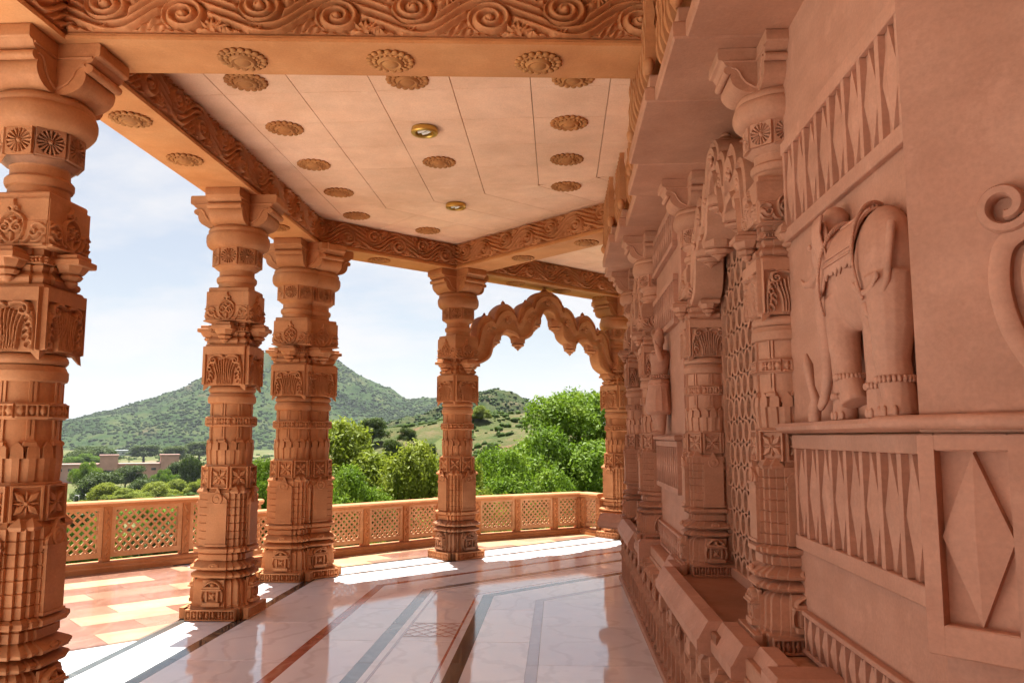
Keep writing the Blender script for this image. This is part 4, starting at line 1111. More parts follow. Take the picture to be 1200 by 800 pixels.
def xs(y):
    for a, b, x in ((2.9, 3.73, .62), (3.735, 4.47, .56), (4.475, 5.55, .505), (5.555, 6.3, .56), (6.3, 7.25, .62), (7.25, 7.85, .56), (7.85, 9.05, .505), (9.05, 9.6, .56)):
        if a <= y <= b: return x
    return .62
while y < 9.85:
    put('fascia_leaf', HL, ent, (xs(y) + .035, y, S0 + .17), 0, (1, 1, 1)); y += .115
t = MB(); t.ell((0, 0, 0), (.035, .05, .05), 14, 10); BOSS = t.mesh('fascia_boss', M['stone'], 60)
for y in (3.735, 4.472, 5.55, 6.30, 7.25, 7.85, 9.05): put('fascia_boss', BOSS, ent, (xs(y + .01 if y < 5 or 7 < y < 8.9 else y - .01) + .02, y, S0 + .21))

# near pier at the turn of the wall
pier = thing('corner_pier', 'plain pink corner pier with large faceted diamond panel and volute carving', 'pier', (.955, 2.22, 0), R(-45))
def pbox(name, x0, x1, y0, y1, z0, z1, mat='wall', c=.005):
    return put(name, MB().cbox(x0, x1, y0, y1, z0, z1, c).mesh(name, M[mat], 30), pier)
pbox('pier_shaft', 0, 1.2, .0, .8, 1.66, 4.0)
pbox('pier_base', .02, 1.2, .035, .8, 0, 1.099)
pbox('pier_panel_back', .02, 1.18, .03, .8, 1.10, 1.659)
for x0, x1 in ((-.005, .036), (.208, .285), (.457, 1.2)): pbox('panel_stile', x0, x1, -.012, .0295, 1.10, 1.659, c=.004)
for x0, x1 in ((.0362, .2078), (.2852, .4568)):
    pbox('panel_rail', x0, x1, -.0115, .0295, 1.10, 1.178, c=.004); pbox('panel_rail', x0, x1, -.0115, .0295, 1.615, 1.659, c=.004)
    lz = lozenge(.170, .435, M['wall'], .036); put('lozenge', lz, pier, ((x0 + x1) / 2, .029, 1.3965), R(90))
pbox('pier_plinth', -.01, 1.2, -.02, .8, .0, .30)
rl = MB(); rl.tube([(-.125, -.02, 1.690), (-.10, -.02, 1.690), (.2, -.02, 1.690), (1.2, -.02, 1.690)], [.010, .018, .021, .021], 14); put('rail_moulding', rl.mesh('rail_moulding', M['wall'], 50), pier)
pbox('pier_cap', -.03, 1.2, -.04, .8, 4.001, 4.28, 'wall', .02)
vol = MB()
sp = [(x, z) for x, z in spiral(.245, 2.22, .062, .024, -.6, -1.15, 30)]
pth = [(.36, 1.74), (.30, 1.80), (.245, 1.90), (.222, 2.0), (.225, 2.08), (.245, 2.13), (.30, 2.165)]
def ribbon(path, w, d, yb=-.001):
    P = [Vector((x, z)) for x, z in path]; V = []; F = []
    for i, p in enumerate(P):
        a = (P[min(i + 1, len(P) - 1)] - P[max(i - 1, 0)]).normalized(); nn = Vector((-a.y, a.x)); ww = w if not isinstance(w, list) else w[min(i, len(w) - 1)]
        for o, y in ((-1, yb), (-1, yb - d * .8), (-.6, yb - d), (.6, yb - d), (1, yb - d * .8), (1, yb)): V.append((p.x + nn.x * o * ww, y, p.y + nn.y * o * ww))
    for i in range(len(P) - 1):
        for k in range(5): F.append((i * 6 + k, i * 6 + k + 1, i * 6 + 7 + k, i * 6 + 6 + k))
    F += [(0, 1, 2, 3, 4, 5)[::-1], tuple(range((len(P) - 1) * 6, len(P) * 6))]
    me = MB().add(V, F).mesh('volute', M['wall'], 40)
    b = bmesh.new(); b.from_mesh(me); bmesh.ops.recalc_face_normals(b, faces=b.faces); b.to_mesh(me); b.free(); return me
put('volute', ribbon([(p.x, p.y) for p in catmull([(x, z, 0) for x, z in pth], 5)], .024, .035), pier)
put('volute', ribbon(sp, .014, .045, -.0005), pier)
put('volute', ribbon(spiral(.262, 1.86, .024, .008, 0, 1.0, 18), .008, .03, -.0015), pier)
put('volute', ribbon([(p.x, p.y) for p in catmull([(x, z, 0) for x, z in [(.42, 1.78), (.36, 1.84), (.305, 1.93), (.285, 2.02), (.295, 2.1), (.33, 2.15)]], 5)], .016, .03), pier)

# ------------------------------------------------------------------ carved elephant and figure
def remeshed(mb, name, mat, voxel, smooth_it=4):
    me = bpy.data.meshes.new(name); me.from_pydata(mb.v, [], mb.f); me.update()
    o = bpy.data.objects.new(name, me); col.objects.link(o)
    r = o.modifiers.new('r', 'REMESH'); r.mode = 'VOXEL'; r.voxel_size = voxel
    s = o.modifiers.new('s', 'SMOOTH'); s.iterations = smooth_it; s.factor = .6
    dg = bpy.context.evaluated_depsgraph_get(); ev = o.evaluated_get(dg)
    m2 = bpy.data.meshes.new_from_object(ev); bpy.data.objects.remove(o); bpy.data.meshes.remove(me)
    m2.name = name; m2.materials.clear(); m2.materials.append(mat)
    m2.polygons.foreach_set('use_smooth', [True] * len(m2.polygons)); return m2

# local frame: x toward the corridor is -X; y along the wall (head toward +Y); z up
ele = thing('elephant_relief', 'carved stone elephant with saddle cloth walking along the ledge of the wall', 'elephant', (1.075, 2.80, 1.712)); ele.scale = (.62, .77, .86)
e = MB()
e.ell((-.04, -.02, .57), (.15, .34, .225), 20, 14)               # barrel
e.ell((-.045, -.26, .55), (.15, .185, .235), 18, 12)             # rump
e.ell((-.04, .22, .60), (.14, .19, .215), 18, 12)                # shoulder
e.ell((-.06, .335, .735), (.125, .13, .17), 18, 12)             # head
e.ell((-.06, .30, .86), (.085, .075, .065), 14, 10); e.ell((-.06, .385, .85), (.075, .06, .06), 14, 10)
e.tube([(-.06, .42, .70), (-.065, .475, .60), (-.07, .485, .47), (-.07, .465, .33), (-.075, .465, .20), (-.08, .52, .10), (-.085, .58, .06)], [.075, .066, .056, .047, .038, .03, .022], 12)  # trunk
e.tube([(-.12, .40, .66), (-.15, .48, .615), (-.16, .55, .62), (-.165, .61, .66)], [.026, .022, .017, .007], 10)  # tusk
def leg(pts, rad): e.tube(pts, rad, 14)
leg([(-.075, -.34, .50), (-.085, -.36, .33), (-.085, -.335, .2), (-.085, -.375, .09), (-.085, -.38, .0)], [.125, .105, .083, .078, .092])
leg([(-.03, -.17, .45), (-.035, -.13, .28), (-.035, -.11, .16), (-.035, -.115, .0)], [.11, .085, .07, .078])
leg([(-.085, .19, .50), (-.095, .17, .30), (-.095, .13, .18), (-.10, .075, .11), (-.10, .06, .06)], [.105, .085, .07, .068, .075])
leg([(-.03, .31, .46), (-.035, .325, .28), (-.035, .33, .14), (-.035, .335, .0)], [.095, .075, .062, .074])
ear = [(-.135, .34, .70), (-.15, .36, .60), (-.145, .345, .50), (-.13, .33, .43)]
e.ell((-.155, .245, .68), (.03, .075, .17), 14, 10)
body = remeshed(e, 'elephant_body', M['wall'], .0095, 3)
put('elephant_body', body, ele)
# saddle cloth, girdles, tail, anklets
cl = MB(); P = []
for i in range(15):
    row = []
    for j in range(17):
        yy = -.20 + .36 * i / 14; t = -.35 + 1.75 * j / 16     # angle from top down the corridor side
        row.append((-.04 - .156 * math.sin(t), yy, .565 + .229 * math.cos(t) - (.04 if j == 16 else 0) * math.sin(i * 1.35) ** 2))
    P.append(row)
cl.grid(np.array(P)); clm = cl.mesh('saddle_cloth', M['wall'], 60)
so = put('saddle_cloth', clm, ele); md = so.modifiers.new('s', 'SOLIDIFY'); md.thickness = .012; md.offset = 0
def beads(name, pts, r=.011):
    g_ = MB()
    for p in pts: g_.ell(p, (r, r, r * 1.15), 6, 4)
    put(name, g_.mesh(name, M['wall'], 60), ele)
for yy in (-.215, .175):
    beads('bead_girdle', [(-.04 - .180 * math.sin(t), yy - (.06 * (t - .8) if yy < 0 else -.01 * t), .565 + .255 * math.cos(t)) for t in np.linspace(-.2, 2.1, 40)])
beads('bead_crupper', [(-.045 - .155 * math.sin(1.1 + .2 * math.sin((yy + .44) * 5)), yy, .50 - .05 * math.sin((yy + .44) / .25 * math.pi)) for yy in np.linspace(-.43, -.20, 22)], .012)
for (x, yy, z, r) in ((-.085, -.36, .13, .088), (-.035, -.113, .12, .078), (-.095, .12, .17, .078), (-.035, .333, .10, .070)):
    beads('anklet', [(x + r * math.cos(2 * math.pi * q / 24), yy + r * math.sin(2 * math.pi * q / 24), z) for q in range(24)], .0125)
for q in range(5):                                             # fringe bands and folds on the cloth
    zz = [1.30, 1.18, .30, .18, .06][q]
    fb_ = MB(); fb_.tube([(-.04 - .166 * math.sin(zz), yy, .565 + .238 * math.cos(zz)) for yy in np.linspace(-.195, .155, 8)], .006, 6); put('cloth_band', fb_.mesh('cloth_band', M['wall'], 60), ele)
hb = MB(); hb.tube([(-.04 - .135 * math.sin(t), .40 - .05 * t, .735 + .175 * math.cos(t)) for t in np.linspace(-.3, 2.0, 16)], .010, 6); put('headband', hb.mesh('headband', M['wall'], 60), ele)
ey = MB(); ey.ell((-.178, .405, .765), (.012, .020, .014), 10, 6); put('eye', ey.mesh('eye', M['wall'], 60), ele)
er = MB(); er.grid(np.array([[(-.185 - .012 * math.sin(i * .9), .17 + .125 * j / 6 + .02 * math.sin(i * .7), .86 - .36 * i / 9 * (1 - .12 * abs(j - 3) / 3)) for j in range(7)] for i in range(10)]))
ear_o = put('ear', er.mesh('ear', M['wall'], 60), ele); md = ear_o.modifiers.new('s', 'SOLIDIFY'); md.thickness = .014; md.offset = 0
for (x, yy, r) in ((-.085, -.38, .092), (-.035, -.115, .078), (-.035, .335, .074)):
    for q in range(4):
        tn = MB(); tn.ell((x - r * .95 * math.cos(-.9 + q * .6), yy + r * .95 * math.sin(-.9 + q * .6), .018), (.014, .016, .02), 8, 5); put('toenail', tn.mesh('toenail', M['wall'], 60), ele)
tl = MB(); tl.tube([(-.10, -.43, .68), (-.13, -.455, .58), (-.14, -.44, .48), (-.16, -.40, .40), (-.17, -.345, .36), (-.175, -.30, .375), (-.175, -.275, .41)], [.022, .020, .018, .017, .016, .015, .02], 8)
put('tail', tl.mesh('tail', M['wall'], 60), ele)
bk = MB(); bk.tube([(-.10, .64, .0), (-.10, .64, .05), (-.105, .60, .10), (-.12, .62, .16), (-.13, .64, .26), (-.13, .66, .31)], [.04, .045, .03, .022, .035, .012], 8); put('lotus_bud', bk.mesh('lotus_bud', M['wall'], 60), ele)

fig = thing('figure_relief', 'carved stone figure of a standing dancer in pleated skirt on the wall ledge', 'statue', (.90, 6.85, 1.666))
g = MB()
g.tube([(-.05, 0, .40), (-.055, .01, .50), (-.05, .0, .58), (-.05, -.01, .66), (-.05, 0, .70)], [.085, .068, .075, .092, .06], 14)
g.tube([(-.05, 0, .70), (-.05, .005, .75)], [.032, .03], 10); g.ell((-.055, .005, .80), (.052, .05, .066), 14, 10); g.ell((-.045, .005, .86), (.036, .036, .04), 10, 8)
g.tube([(-.055, .045, .42), (-.085, .075, .25), (-.065, .055, .10), (-.06, .055, .03)], [.082, .068, .045, .036], 12)
g.tube([(-.055, -.045, .42), (-.07, -.075, .25), (-.055, -.045, .10), (-.055, -.045, .03)], [.082, .066, .045, .036], 12)
g.ell((-.085, .06, .018), (.062, .034, .022), 10, 6); g.ell((-.08, -.05, .018), (.062, .034, .022), 10, 6)
g.tube([(-.05, .09, .67), (-.06, .15, .57), (-.10, .11, .47)], [.036, .029, .022], 10); g.tube([(-.05, -.09, .67), (-.06, -.16, .60), (-.09, -.12, .74)], [.036, .029, .022], 10)
for (bx, by, bz, dy, dz) in ((-.10, .11, .47, -.3, -.6), (-.09, -.12, .74, .3, .8)):
    for k in range(5):
        g.tube([(bx, by, bz), (bx - .012, by + (k - 2) * .008, bz + .02 * dz), (bx - .015, by + (k - 2) * .011 + .01 * dy, bz + .055 * dz)], [.010, .0085, .006], 6)
body = remeshed(g, 'figure_body', M['wall'], .008, 3); put('figure_body', body, fig)
sk = MB(); sec = []
npl = 28
poly = [((1 + .05 * (k % 2)) * math.cos(2 * math.pi * k / npl) * .9, (1 + .05 * (k % 2)) * math.sin(2 * math.pi * k / npl) * 1.25) for k in range(npl)]
sk.loft([(.46, .085), (.44, .095), (.43, .09), (.415, .1), (.40, .096), (.30, .118), (.20, .125), (.19, .118), (.17, .10)], poly, Matrix.Translation((-.06, 0, 0)))
put('skirt', sk.mesh('skirt', M['wall'], 40), fig)
for nm, z, r in (('necklace', .70, .066), ('necklace', .675, .085), ('girdle', .475, .085), ('girdle', .49, .088)):
    jw = MB()
    for q in range(24):
        a = 2 * math.pi * q / 24; jw.ell((-.05 + r * math.cos(a) * .9, r * math.sin(a) * 1.1, z), (.011, .013, .009), 6, 4)
    put(nm, jw.mesh(nm, M['wall'], 60), fig)

# ------------------------------------------------------------------ landscape
def vnoise(x, y, s, seed=0):
    x = np.asarray(x, float) * s + seed * 17.3; y = np.asarray(y, float) * s + seed * 9.1
    xi, yi = np.floor(x), np.floor(y); fx, fy = x - xi, y - yi
    fx = fx * fx * (3 - 2 * fx); fy = fy * fy * (3 - 2 * fy)
    def h(a, b): v = np.sin(a * 127.1 + b * 311.7 + seed * 74.7) * 43758.5453; return v - np.floor(v)
    return (h(xi, yi) * (1 - fx) + h(xi + 1, yi) * fx) * (1 - fy) + (h(xi, yi + 1) * (1 - fx) + h(xi + 1, yi + 1) * fx) * fy
def fbm(x, y, s, o=5, seed=0, g=.5):
    t = 0; a = 1; n = 0
    for k in range(o): t = t + a * vnoise(x, y, s * 2 ** k, seed + k); n += a; a *= g
    return t / n
def sstep(a, b, x): t = np.clip((x - a) / (b - a), 0, 1); return t * t * (3 - 2 * t)
def gz(x, y):
    x = np.asarray(x, float); y = np.asarray(y, float)
    d = np.hypot(x, y)
    z = -7 - 18 * sstep(30, 320, d) + (fbm(x, y, .02, 4, 3) - .5) * 5 * sstep(20, 120, d) * (1 - .7 * sstep(250, 700, d))
    # dry slope in the middle distance
    hx, hy = x + 6, y - 205
    bump = 19 * np.exp(-((hx + 0.0) / 52) ** 2 - (hy / 75) ** 2) + 7 * np.exp(-((x + 42) / 40) ** 2 - ((y - 190) / 60) ** 2)
    z = z + bump * (.8 + .4 * fbm(x, y, .03, 4, 9))
    return z
def axis(lim, k=60, p=2.2): t = np.linspace(-1, 1, 2 * k + 1); return np.sign(t) * np.abs(t) ** p * lim
gx = axis(9000, 85, 3.2); gy = axis(9000, 110, 3.2)
GX, GY = np.meshgrid(gx, gy); GZ = gz(GX, GY)
ground = tag(put('ground', MB().grid(np.stack([GX, GY, GZ], -1)).mesh('ground', M['ground'], 180)), 'grassy valley floor with scrub and pale bare earth below the temple', None, None, 'structure')
# middle distance fine sheet for the dry slope
sx = np.linspace(-120, 70, 120); sy = np.linspace(95, 330, 120); SX, SY = np.meshgrid(sx, sy)
edge = np.minimum.reduce([sstep(-120, -95, SX), 1 - sstep(45, 70, SX), sstep(95, 115, SY), 1 - sstep(300, 330, SY)])
SZ = gz(SX, SY) - 2.5 + 3.0 * edge + (fbm(SX, SY, .09, 4, 21) - .5) * 2.0 * edge
tag(put('dry_slope', MB().grid(np.stack([SX, SY, SZ], -1)).mesh('dry_slope', M['dryhill'], 180)), 'dry stony brown slope dotted with bushes beyond the balustrade', None, None, 'structure')

def az_of(px): return math.atan((px - 600) * math.cos(math.atan(112 / 950)) / 950) - R(3.3)
def spot(px, dist): a = az_of(px); return math.sin(a) * dist, math.cos(a) * dist
def zt(py, dist): return 1.65 + (512 - py) * dist / 955.0

def ridge(name, label, mat, dist, prof, depth, seed, rough, nx=200, ny=70, zb=-26):
    xs_ = np.array([math.tan(az_of(p)) * dist for p, _ in prof]); zs = np.array([zt(q, dist) for _, q in prof])
    X = np.linspace(xs_[0], xs_[-1], nx); H = np.interp(X, xs_, zs)
    k = np.ones(9) / 9; H = np.convolve(np.pad(H, 4, 'edge'), k, 'valid')
    t = np.linspace(-1, 1, ny); XX, TT = np.meshgrid(X, t); YY = dist + TT * depth + (fbm(XX, TT * depth, 1.5 / depth, 3, seed + 5) - .5) * depth * .5 * np.minimum(1, np.abs(TT) * 3)
    fall = np.clip(1 - np.abs(TT) ** 1.25, 0, 1)
    rid = 1 - np.abs(2 * fbm(XX, YY, 2.2 / depth, 5, seed) - 1)
    ZZ = zb + (H[None, :] - zb) * fall * (1 - .45 * (1 - rid) * sstep(0, .25, np.abs(TT)) ) + (fbm(XX, YY, 14 / depth, 5, seed + 2) - .5) * rough * fall ** .5
    o = tag(put(name, MB().grid(np.stack([XX, YY, ZZ], -1)).mesh(name, M[mat], 180)), label, None, None, 'structure')
    return XX, YY, ZZ
mX, mY, mZ = ridge('mountain', 'large green mountain with rocky patches far across the valley', 'mountain', 2400,
    [(-160, 516), (-60, 508), (40, 507), (80, 503), (120, 489), (160, 474), (200, 459), (235, 444), (270, 427), (300, 411), (325, 402), (345, 401), (370, 410), (395, 422), (420, 437), (445, 451), (470, 464), (490, 470), (510, 466), (540, 474), (570, 484), (620, 500), (700, 508)], 800, 4, 26, 280, 110)
hX, hY, hZ = ridge('hill', 'low rocky hill covered in scrub behind the dry slope', 'hill', 640,
    [(395, 515), (430, 503), (470, 490), (500, 482), (530, 470), (555, 459), (575, 455), (600, 459), (615, 467), (635, 478), (660, 488), (700, 497), (760, 512)], 170, 11, 7, 160, 70, -24)

# scrub on the mountain and the hill: far too many to count
def scrub(name, label, XX, YY, ZZ, n, s0, s1, mat, flat=.48):
    ny, nx = XX.shape; ico = bmesh.new(); bmesh.ops.create_icosphere(ico, subdivisions=1, radius=1.0)
    bv = np.array([v.co[:] for v in ico.verts]); bf = np.array([[v.index for v in f.verts] for f in ico.faces]); ico.free()
    fi = rng.random(n) * (nx - 2); fj = rng.random(n) * (ny * .62 - 1)
    i0 = fi.astype(int); j0 = fj.astype(int); a = fi - i0; b = fj - j0
    def smp(A): return A[j0, i0] * (1 - a) * (1 - b) + A[j0, i0 + 1] * a * (1 - b) + A[j0 + 1, i0] * (1 - a) * b + A[j0 + 1, i0 + 1] * a * b
    px_, py_, pz_ = smp(XX), smp(YY), smp(ZZ)
    keep = fbm(px_, py_, 14.0 / (XX.max() - XX.min()), 5, 31, .6) + .30 * rng.random(n) > .64
    px_, py_, pz_ = px_[keep], py_[keep], pz_[keep]; k = len(px_)
    s = s0 + (s1 - s0) * rng.random(k) ** 2
    jit = 1 + .7 * (rng.random((k, len(bv), 1)) - .5)
    V = bv[None] * jit * (s[:, None, None] * np.array([1.15, 1.15, flat])) + np.stack([px_, py_, pz_ + s * .2], -1)[:, None, :]
    F = (bf[None] + (np.arange(k) * len(bv))[:, None, None]).reshape(-1, 3)
    me = bpy.data.meshes.new(name); me.vertices.add(k * len(bv)); me.vertices.foreach_set('co', V.reshape(-1))
    me.loops.add(F.size); me.loops.foreach_set('vertex_index', F.reshape(-1).astype(np.int32))
    me.polygons.add(len(F)); me.polygons.foreach_set('loop_start', np.arange(0, F.size, 3, dtype=np.int32)); me.polygons.foreach_set('loop_total', np.full(len(F), 3, dtype=np.int32))
    me.update(calc_edges=True); me.materials.append(M[mat]); me.polygons.foreach_set('use_smooth', [True] * len(F))
    tag(put(name, me), label, 'scrub', None, 'stuff')
scrub('mountain_scrub', 'scattered green scrub covering the far mountain', mX, mY, mZ, 52000, 1.2, 5.0, 'scrub', .7)
scrub('hill_scrub', 'scattered green scrub covering the low rocky hill', hX, hY, hZ, 9000, .4, 1.7, 'scrub', .8)
vx = np.linspace(-1100, 300, 60); vy = np.linspace(240, 1900, 60); VX, VY = np.meshgrid(vx, vy)
scrub('valley_scrub', 'low bushes and small trees scattered over the valley floor', VX, VY, gz(VX, VY), 2600, 1.2, 4.0, 'scrub2', .8)
scrub('slope_scrub', 'small dry bushes dotted over the brown slope', SX, SY, SZ, 7000, .15, .8, 'scrub2', .95)

# trees
def leaf_cloud(lobes, nclump, nleaf, lsize, seed):
    r_ = np.random.default_rng(seed); V = []; 
    L = np.array(lobes); wts = (L[:, 3] ** 2); wts /= wts.sum()
    idx = r_.choice(len(L), nclump, p=wts)
    d = r_.normal(size=(nclump, 3)); d /= np.linalg.norm(d, axis=1)[:, None]
    d[:, 2] = np.where(d[:, 2] < -.45, -d[:, 2], d[:, 2])
    rad = .62 + .40 * r_.random(nclump) ** .6
    c = L[idx, :3] + d * (L[idx, 3] * rad)[:, None] * np.array([1, 1, .88])
    cs = lsize * 2.4
    lc = (c[:, None, :] + r_.normal(size=(nclump, nleaf, 3)) * cs * .55).reshape(-1, 3)
    dd = np.repeat(d, nleaf, 0)
    nrm = dd * .6 + r_.normal(size=lc.shape) * .75 + np.array([0, 0, .35]); nrm /= np.linalg.norm(nrm, axis=1)[:, None]
    t = np.cross(nrm, r_.normal(size=lc.shape)); t /= np.linalg.norm(t, axis=1)[:, None] + 1e-9; b = np.cross(nrm, t)
    s = lsize * (.6 + .8 * r_.random(len(lc)))[:, None]
    q = np.stack([lc - t * s, lc - b * s * .42 + nrm * s * .12, lc + t * s, lc + b * s * .42 + nrm * s * .12], 1)
    return q
def quad_mesh(name, q, mat):
    n = len(q); me = bpy.data.meshes.new(name); me.vertices.add(4 * n); me.vertices.foreach_set('co', q.reshape(-1))
    me.loops.add(4 * n); me.loops.foreach_set('vertex_index', np.arange(4 * n, dtype=np.int32))
    me.polygons.add(n); me.polygons.foreach_set('loop_start', np.arange(0, 4 * n, 4, dtype=np.int32)); me.polygons.foreach_set('loop_total', np.full(n, 4, dtype=np.int32))
    me.update(calc_edges=True); me.materials.append(mat); return me
def tree_meshes(seed, mat, nlobe=14, nclump=900, nleaf=11, lsize=.022, flat=1.0):
    r_ = np.random.default_rng(seed); lobes = []
    for k in range(nlobe):
        a = r_.random() * 2 * math.pi; z = .36 + .50 * r_.random() * flat; rr = .40 * math.sqrt(r_.random()) * (1.15 - .55 * abs(z - .5) / .4)
        lobes.append((rr * math.cos(a), rr * math.sin(a), z, .07 + .12 * r_.random()))
    lobes.append((0, 0, .62, .22)); lobes.append((.05, -.05, .42, .24))
    crown = quad_mesh('crown', leaf_cloud(lobes, nclump, nleaf, lsize, seed), mat)
    tb = MB(); tb.tube([(0, 0, -.25), (.005, 0, .0), (.01, .005, .2), (0, 0, .42)], [.034, .028, .022, .016], 8)
    for lb in lobes[::2]: tb.tube([(0, 0, .30), (lb[0] * .5, lb[1] * .5, .30 + (lb[2] - .30) * .6), (lb[0], lb[1], lb[2])], [.014, .010, .004], 5)
    return crown, tb.mesh('trunk', M['bark'], 60)
TREES = [tree_meshes(3, M['leaf'], 24, 4200, 13, .0115), tree_meshes(8, M['leaf3'], 22, 4200, 13, .0125), tree_meshes(15, M['leaf2'], 12, 1300, 12, .022, .8), tree_meshes(22, M['leaf'], 30, 5600, 13, .0105, 1.1)]
def tree(name, label, px, ytop, dist, wpx, kind, group=None, zbase=None, cat='tree'):
    x, y = spot(px, dist); g = float(gz(x, y)) if zbase is None else zbase
    top = zt(ytop, dist); h = max(top - g, .5) / .98; w = wpx * dist / 955.0 / .98
    t = thing(name, label, cat, (x, y, g), random.uniform(0, 6.28), group); t.scale = (w, w, h)
    c, tr = TREES[kind]; put('crown', c, t); put('trunk', tr, t)
    return t
G1 = 'trees beyond the balustrade'
tree('leafy_tree', 'tall bright green tree filling the view under the arch beside the far column', 684, 474, 40, 225, 3, G1, -6.5)
tree('leafy_tree', 'mid height fresh green tree leaning against the tall tree under the arch', 634, 496, 37, 170, 0, G1, -6.5)
tree('leafy_tree', 'lower green tree growing left of the tall tree beyond the balustrade', 598, 520, 33, 170, 0, G1, -6.5)
tree('leafy_tree', 'spreading yellow green tree between double corner column and arch column', 436, 500, 38, 205, 1, G1, -7)
tree('leafy_tree', 'yellow green bushy tree just behind the arch column', 496, 526, 34, 170, 1, G1, -7)
tree('leafy_tree', 'dark green tree showing in the gap between the straight edge columns', 313, 532, 48, 70, 0, G1, -8)
tree('leafy_tree', 'dense tree showing at the right of the tall tree behind the pilasters', 760, 470, 42, 130, 0, G1, -7)
tree('leafy_tree', 'small yellow green tree whose top shows above the rail beneath the arch', 566, 542, 29, 120, 1, G1, -6)
tree('leafy_tree', 'low fresh green tree filling the gap above the rail next to the double corner column', 402, 540, 30, 130, 0, G1, -6)
tree('bush', 'round dark bush on the dry slope beside the arch column', 503, 517, 120, 26, 2, 'bushes on the dry slope', None, 'bush')
tree('bush', 'tall yellow green bush on the crest of the dry slope', 560, 476, 165, 36, 1, 'bushes on the dry slope', None, 'bush')
tree('bush', 'flat topped dark bush above the yellow green spreading tree', 437, 488, 160, 46, 2, 'bushes on the dry slope', None, 'bush')
tree('bush', 'small olive bush low on the dry slope', 480, 500, 150, 26, 2, 'bushes on the dry slope', None, 'bush')
for px, yt, ds, w in ((462, 512, 130, 30), (490, 524, 110, 34), (545, 505, 150, 34), (600, 512, 150, 40), (625, 505, 160, 40), (575, 520, 120, 34), (530, 496, 170, 30)):
    tree('bush', 'rough olive bush growing on the stony slope', px, yt, ds, w, 2, 'bushes on the dry slope', None, 'bush')
tree('bush', 'olive bush on the slope under the arch', 590, 540, 100, 40, 2, 'bushes on the dry slope', None, 'bush')
for k, (px, yt, ds, w, kd) in enumerate([(104, 536, 330, 34, 0), (112, 545, 300, 60, 2), (165, 553, 310, 46, 2), (196, 545, 330, 34, 0), (228, 529, 300, 34, 2), (135, 560, 220, 60, 1), (180, 560, 230, 70, 1), (215, 558, 240, 60, 1), (150, 540, 420, 40, 2), (205, 520, 800, 40, 2), (235, 515, 900, 50, 2), (120, 520, 760, 60, 2), (90, 524, 700, 40, 2), (308, 556, 200, 40, 1), (160, 566, 190, 50, 1), (240, 552, 230, 50, 1), (296, 548, 260, 40, 2), (170, 519, 950, 50, 2), (100, 528, 620, 36, 0), (210, 536, 420, 40, 2)]):
    lb = 'dark olive tree standing beyond the long pink building' if ds > 550 else ('yellow green bush in the rough ground below the pink building' if kd == 1 else ('bright green round tree close before the pink building' if kd == 0 else 'dark olive bushy tree close before the pink building'))
    tree('bush', lb, px, yt, ds, w, kd, 'bushy trees of the valley floor', None, 'bush')

for px, yt, ds, w, kd in ((88, 578, 90, 60, 1), (120, 583, 75, 70, 2), (150, 579, 95, 70, 1), (178, 582, 80, 60, 0), (205, 577, 100, 70, 2), (232, 580, 85, 60, 1), (265, 575, 95, 70, 0), (290, 572, 80, 50, 1), (135, 596, 50, 90, 1), (190, 598, 46, 90, 2), (240, 594, 52, 90, 1), (95, 600, 48, 70, 0)):
    tree('bush', ('bright green', 'yellow green', 'dark olive')[kd] + ' bush seen through the tall pierced balustrade', px, yt, ds, w, kd, 'bushes below the terrace', None, 'bush')

# buildings of the valley
def bld(label, px0, px1, ytop, ybase, dist, mats=('pinkwall', 'pinkroof'), storeys=1, nwin=9, towers=(), depth=14):
    (x0, y0), (x1, y1) = spot(px0, dist), spot(px1, dist); d = Vector((x1 - x0, y1 - y0, 0)); L = d.length; rz = math.atan2(d.y, d.x)
    zb = zt(ybase, dist) - 3; ztop = zt(ytop, dist); H = ztop - zb
    t = thing('far_building', label, 'building', (x0, y0, zb), rz, 'buildings of the valley')
    put('wall', MB().box(0, L, 0, depth, 0, H).mesh('wall', M[mats[0]]), t)
    rf = put('roof', MB().cbox(-.6, L + .6, -.8, depth + .8, H, H + .9, .1).mesh('roof', M[mats[1]]), t)
    wv = max(H - 3.4, H * .42)
    for k in range(nwin):
        w = L / nwin; f = put('window', MB().box(-w * .28, w * .28, -.25, .02, 0, 1.7).mesh('window', M[mats[0]]), t, (w * (k + .5), 0, wv))
        put('pane', MB().box(-w * .23, w * .23, -.30, -.1, .15, 1.55).mesh('pane', M['window']), f)
    for px_, wp, yt in towers:
        xx = (px_ - px0) / (px1 - px0) * L; w = wp * dist / 955; hh = zt(yt, dist) - zb
        tw = put('tower', MB().box(-w / 2, w / 2, -1.5, depth * .6, 0, hh).mesh('tower', M[mats[0]]), t, (xx, 0, 0))
        put('parapet', MB().cbox(-w / 2 - .5, w / 2 + .5, -2, depth * .6 + .5, hh, hh + 1.0, .1).mesh('parapet', M[mats[1]]), tw)
        put('opening', MB().box(-w * .3, w * .3, -1.7, -1.4, H * .35, H * .75).mesh('opening', M['window']), tw)
    return t
bld('long low pink building with two square towers in the valley', 40, 222, 541, 556, 540, towers=((126, 17, 532), (199, 18, 532)), nwin=15)
bld('white roofed shed beyond the pink building', 128, 156, 526.5, 529, 1150, ('white', 'white'), nwin=4, depth=30)
bld('pale blue white warehouse near the mountain foot', 208, 226, 523, 528, 1200, ('white', 'white'), nwin=3, depth=40)
bld('pale house beside the white roofed shed', 160, 172, 525, 529, 1100, ('white', 'pinkroof'), nwin=2, depth=20)
bld('grey white flat roofed building glimpsed left of the arch column', 384, 424, 506, 513, 420, ('white', 'white'), nwin=5, depth=12)

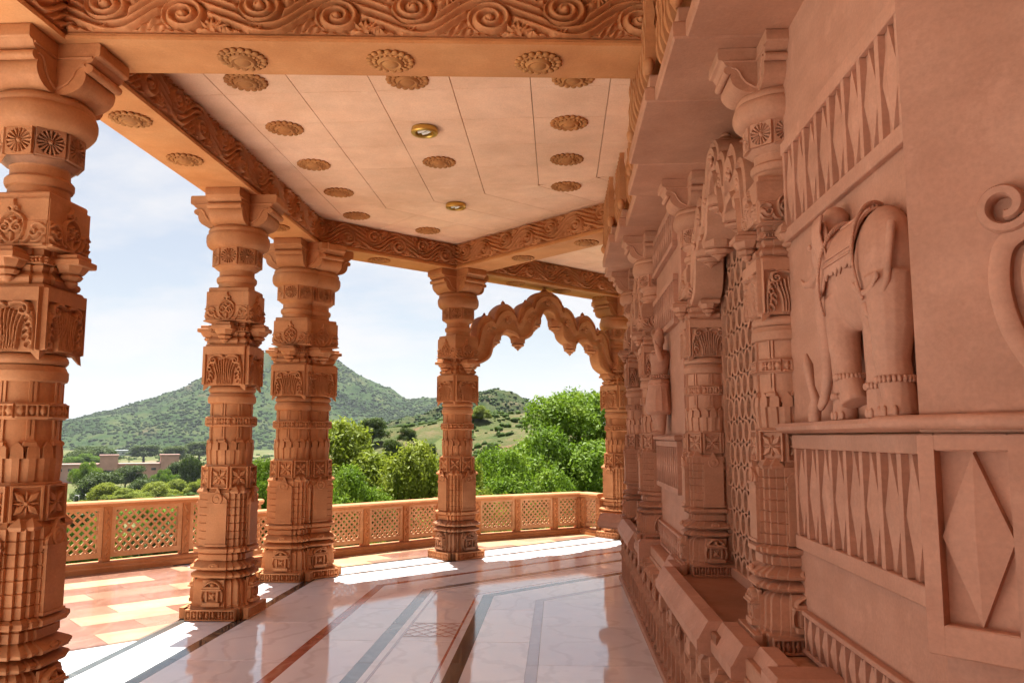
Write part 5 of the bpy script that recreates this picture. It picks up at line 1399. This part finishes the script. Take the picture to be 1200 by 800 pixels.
# road, lamp posts
rd = MB(); pts = [(-86, 214), (-78, 240), (-81, 262), (-96, 290), (-130, 330)]
cp = catmull([(x, y, 0) for x, y in pts], 8); V = []
for i, p in enumerate(cp):
    a = cp[max(i - 1, 0)]; b = cp[min(i + 1, len(cp) - 1)]; d = (b - a).normalized(); nn = Vector((-d.y, d.x, 0)) * 4.5
    for s in (-1, 1): q = p + nn * s; V.append((q.x, q.y, float(gz(q.x, q.y)) + .6))
tag(put('road', MB().add(V, [(2 * i, 2 * i + 2, 2 * i + 3, 2 * i + 1) for i in range(len(cp) - 1)]).mesh('road', M['asphalt'], 180)), 'pale curving road at the foot of the temple hill', None, None, 'structure')
pole = MB(); pole.tube([(0, 0, -2), (0, 0, 7.5)], [.11, .07], 8); pole = pole.mesh('pole', M['metal'], 60)
arm = MB(); arm.tube([(0, 0, 7.4), (.4, 0, 7.8), (1.0, 0, 7.9)], .05, 6); arm = arm.mesh('lamp_arm', M['metal'], 60)
hd = MB().cbox(.8, 1.4, -.14, .14, 7.82, 7.95, .03).mesh('lamp_head', M['white'], 30)
for px, ds in [(91, 250), (97, 262), (105, 270), (119, 240), (158, 246), (186, 250), (217, 258)]:
    x, y = spot(px, ds); t = thing('street_lamp', 'thin grey street lamp standing among the valley bushes', 'street lamp', (x, y, float(gz(x, y))), random.uniform(0, 6), 'street lamps by the road')
    put('pole', pole, t); put('lamp_arm', arm, t); put('lamp_head', hd, t)

# the air of the valley
hz = tag(put('haze', MB().box(-5000, 5000, -400, 5000, -40, 330).mesh('haze', bpy.data.materials.new('haze'))), 'thin pale haze lying over the whole valley', 'haze', None, 'stuff')
hm = hz.data.materials[0]; hm.use_nodes = True; hn = hm.node_tree.nodes; hn.clear()
ho = hn.new('ShaderNodeOutputMaterial'); hv = hn.new('ShaderNodeVolumePrincipled')
hv.inputs['Color'].default_value = (0.80, 0.88, 1.0, 1); hv.inputs['Density'].default_value = 0.000045; hv.inputs['Anisotropy'].default_value = 0.2
hm.node_tree.links.new(hv.outputs[0], ho.inputs['Volume'])
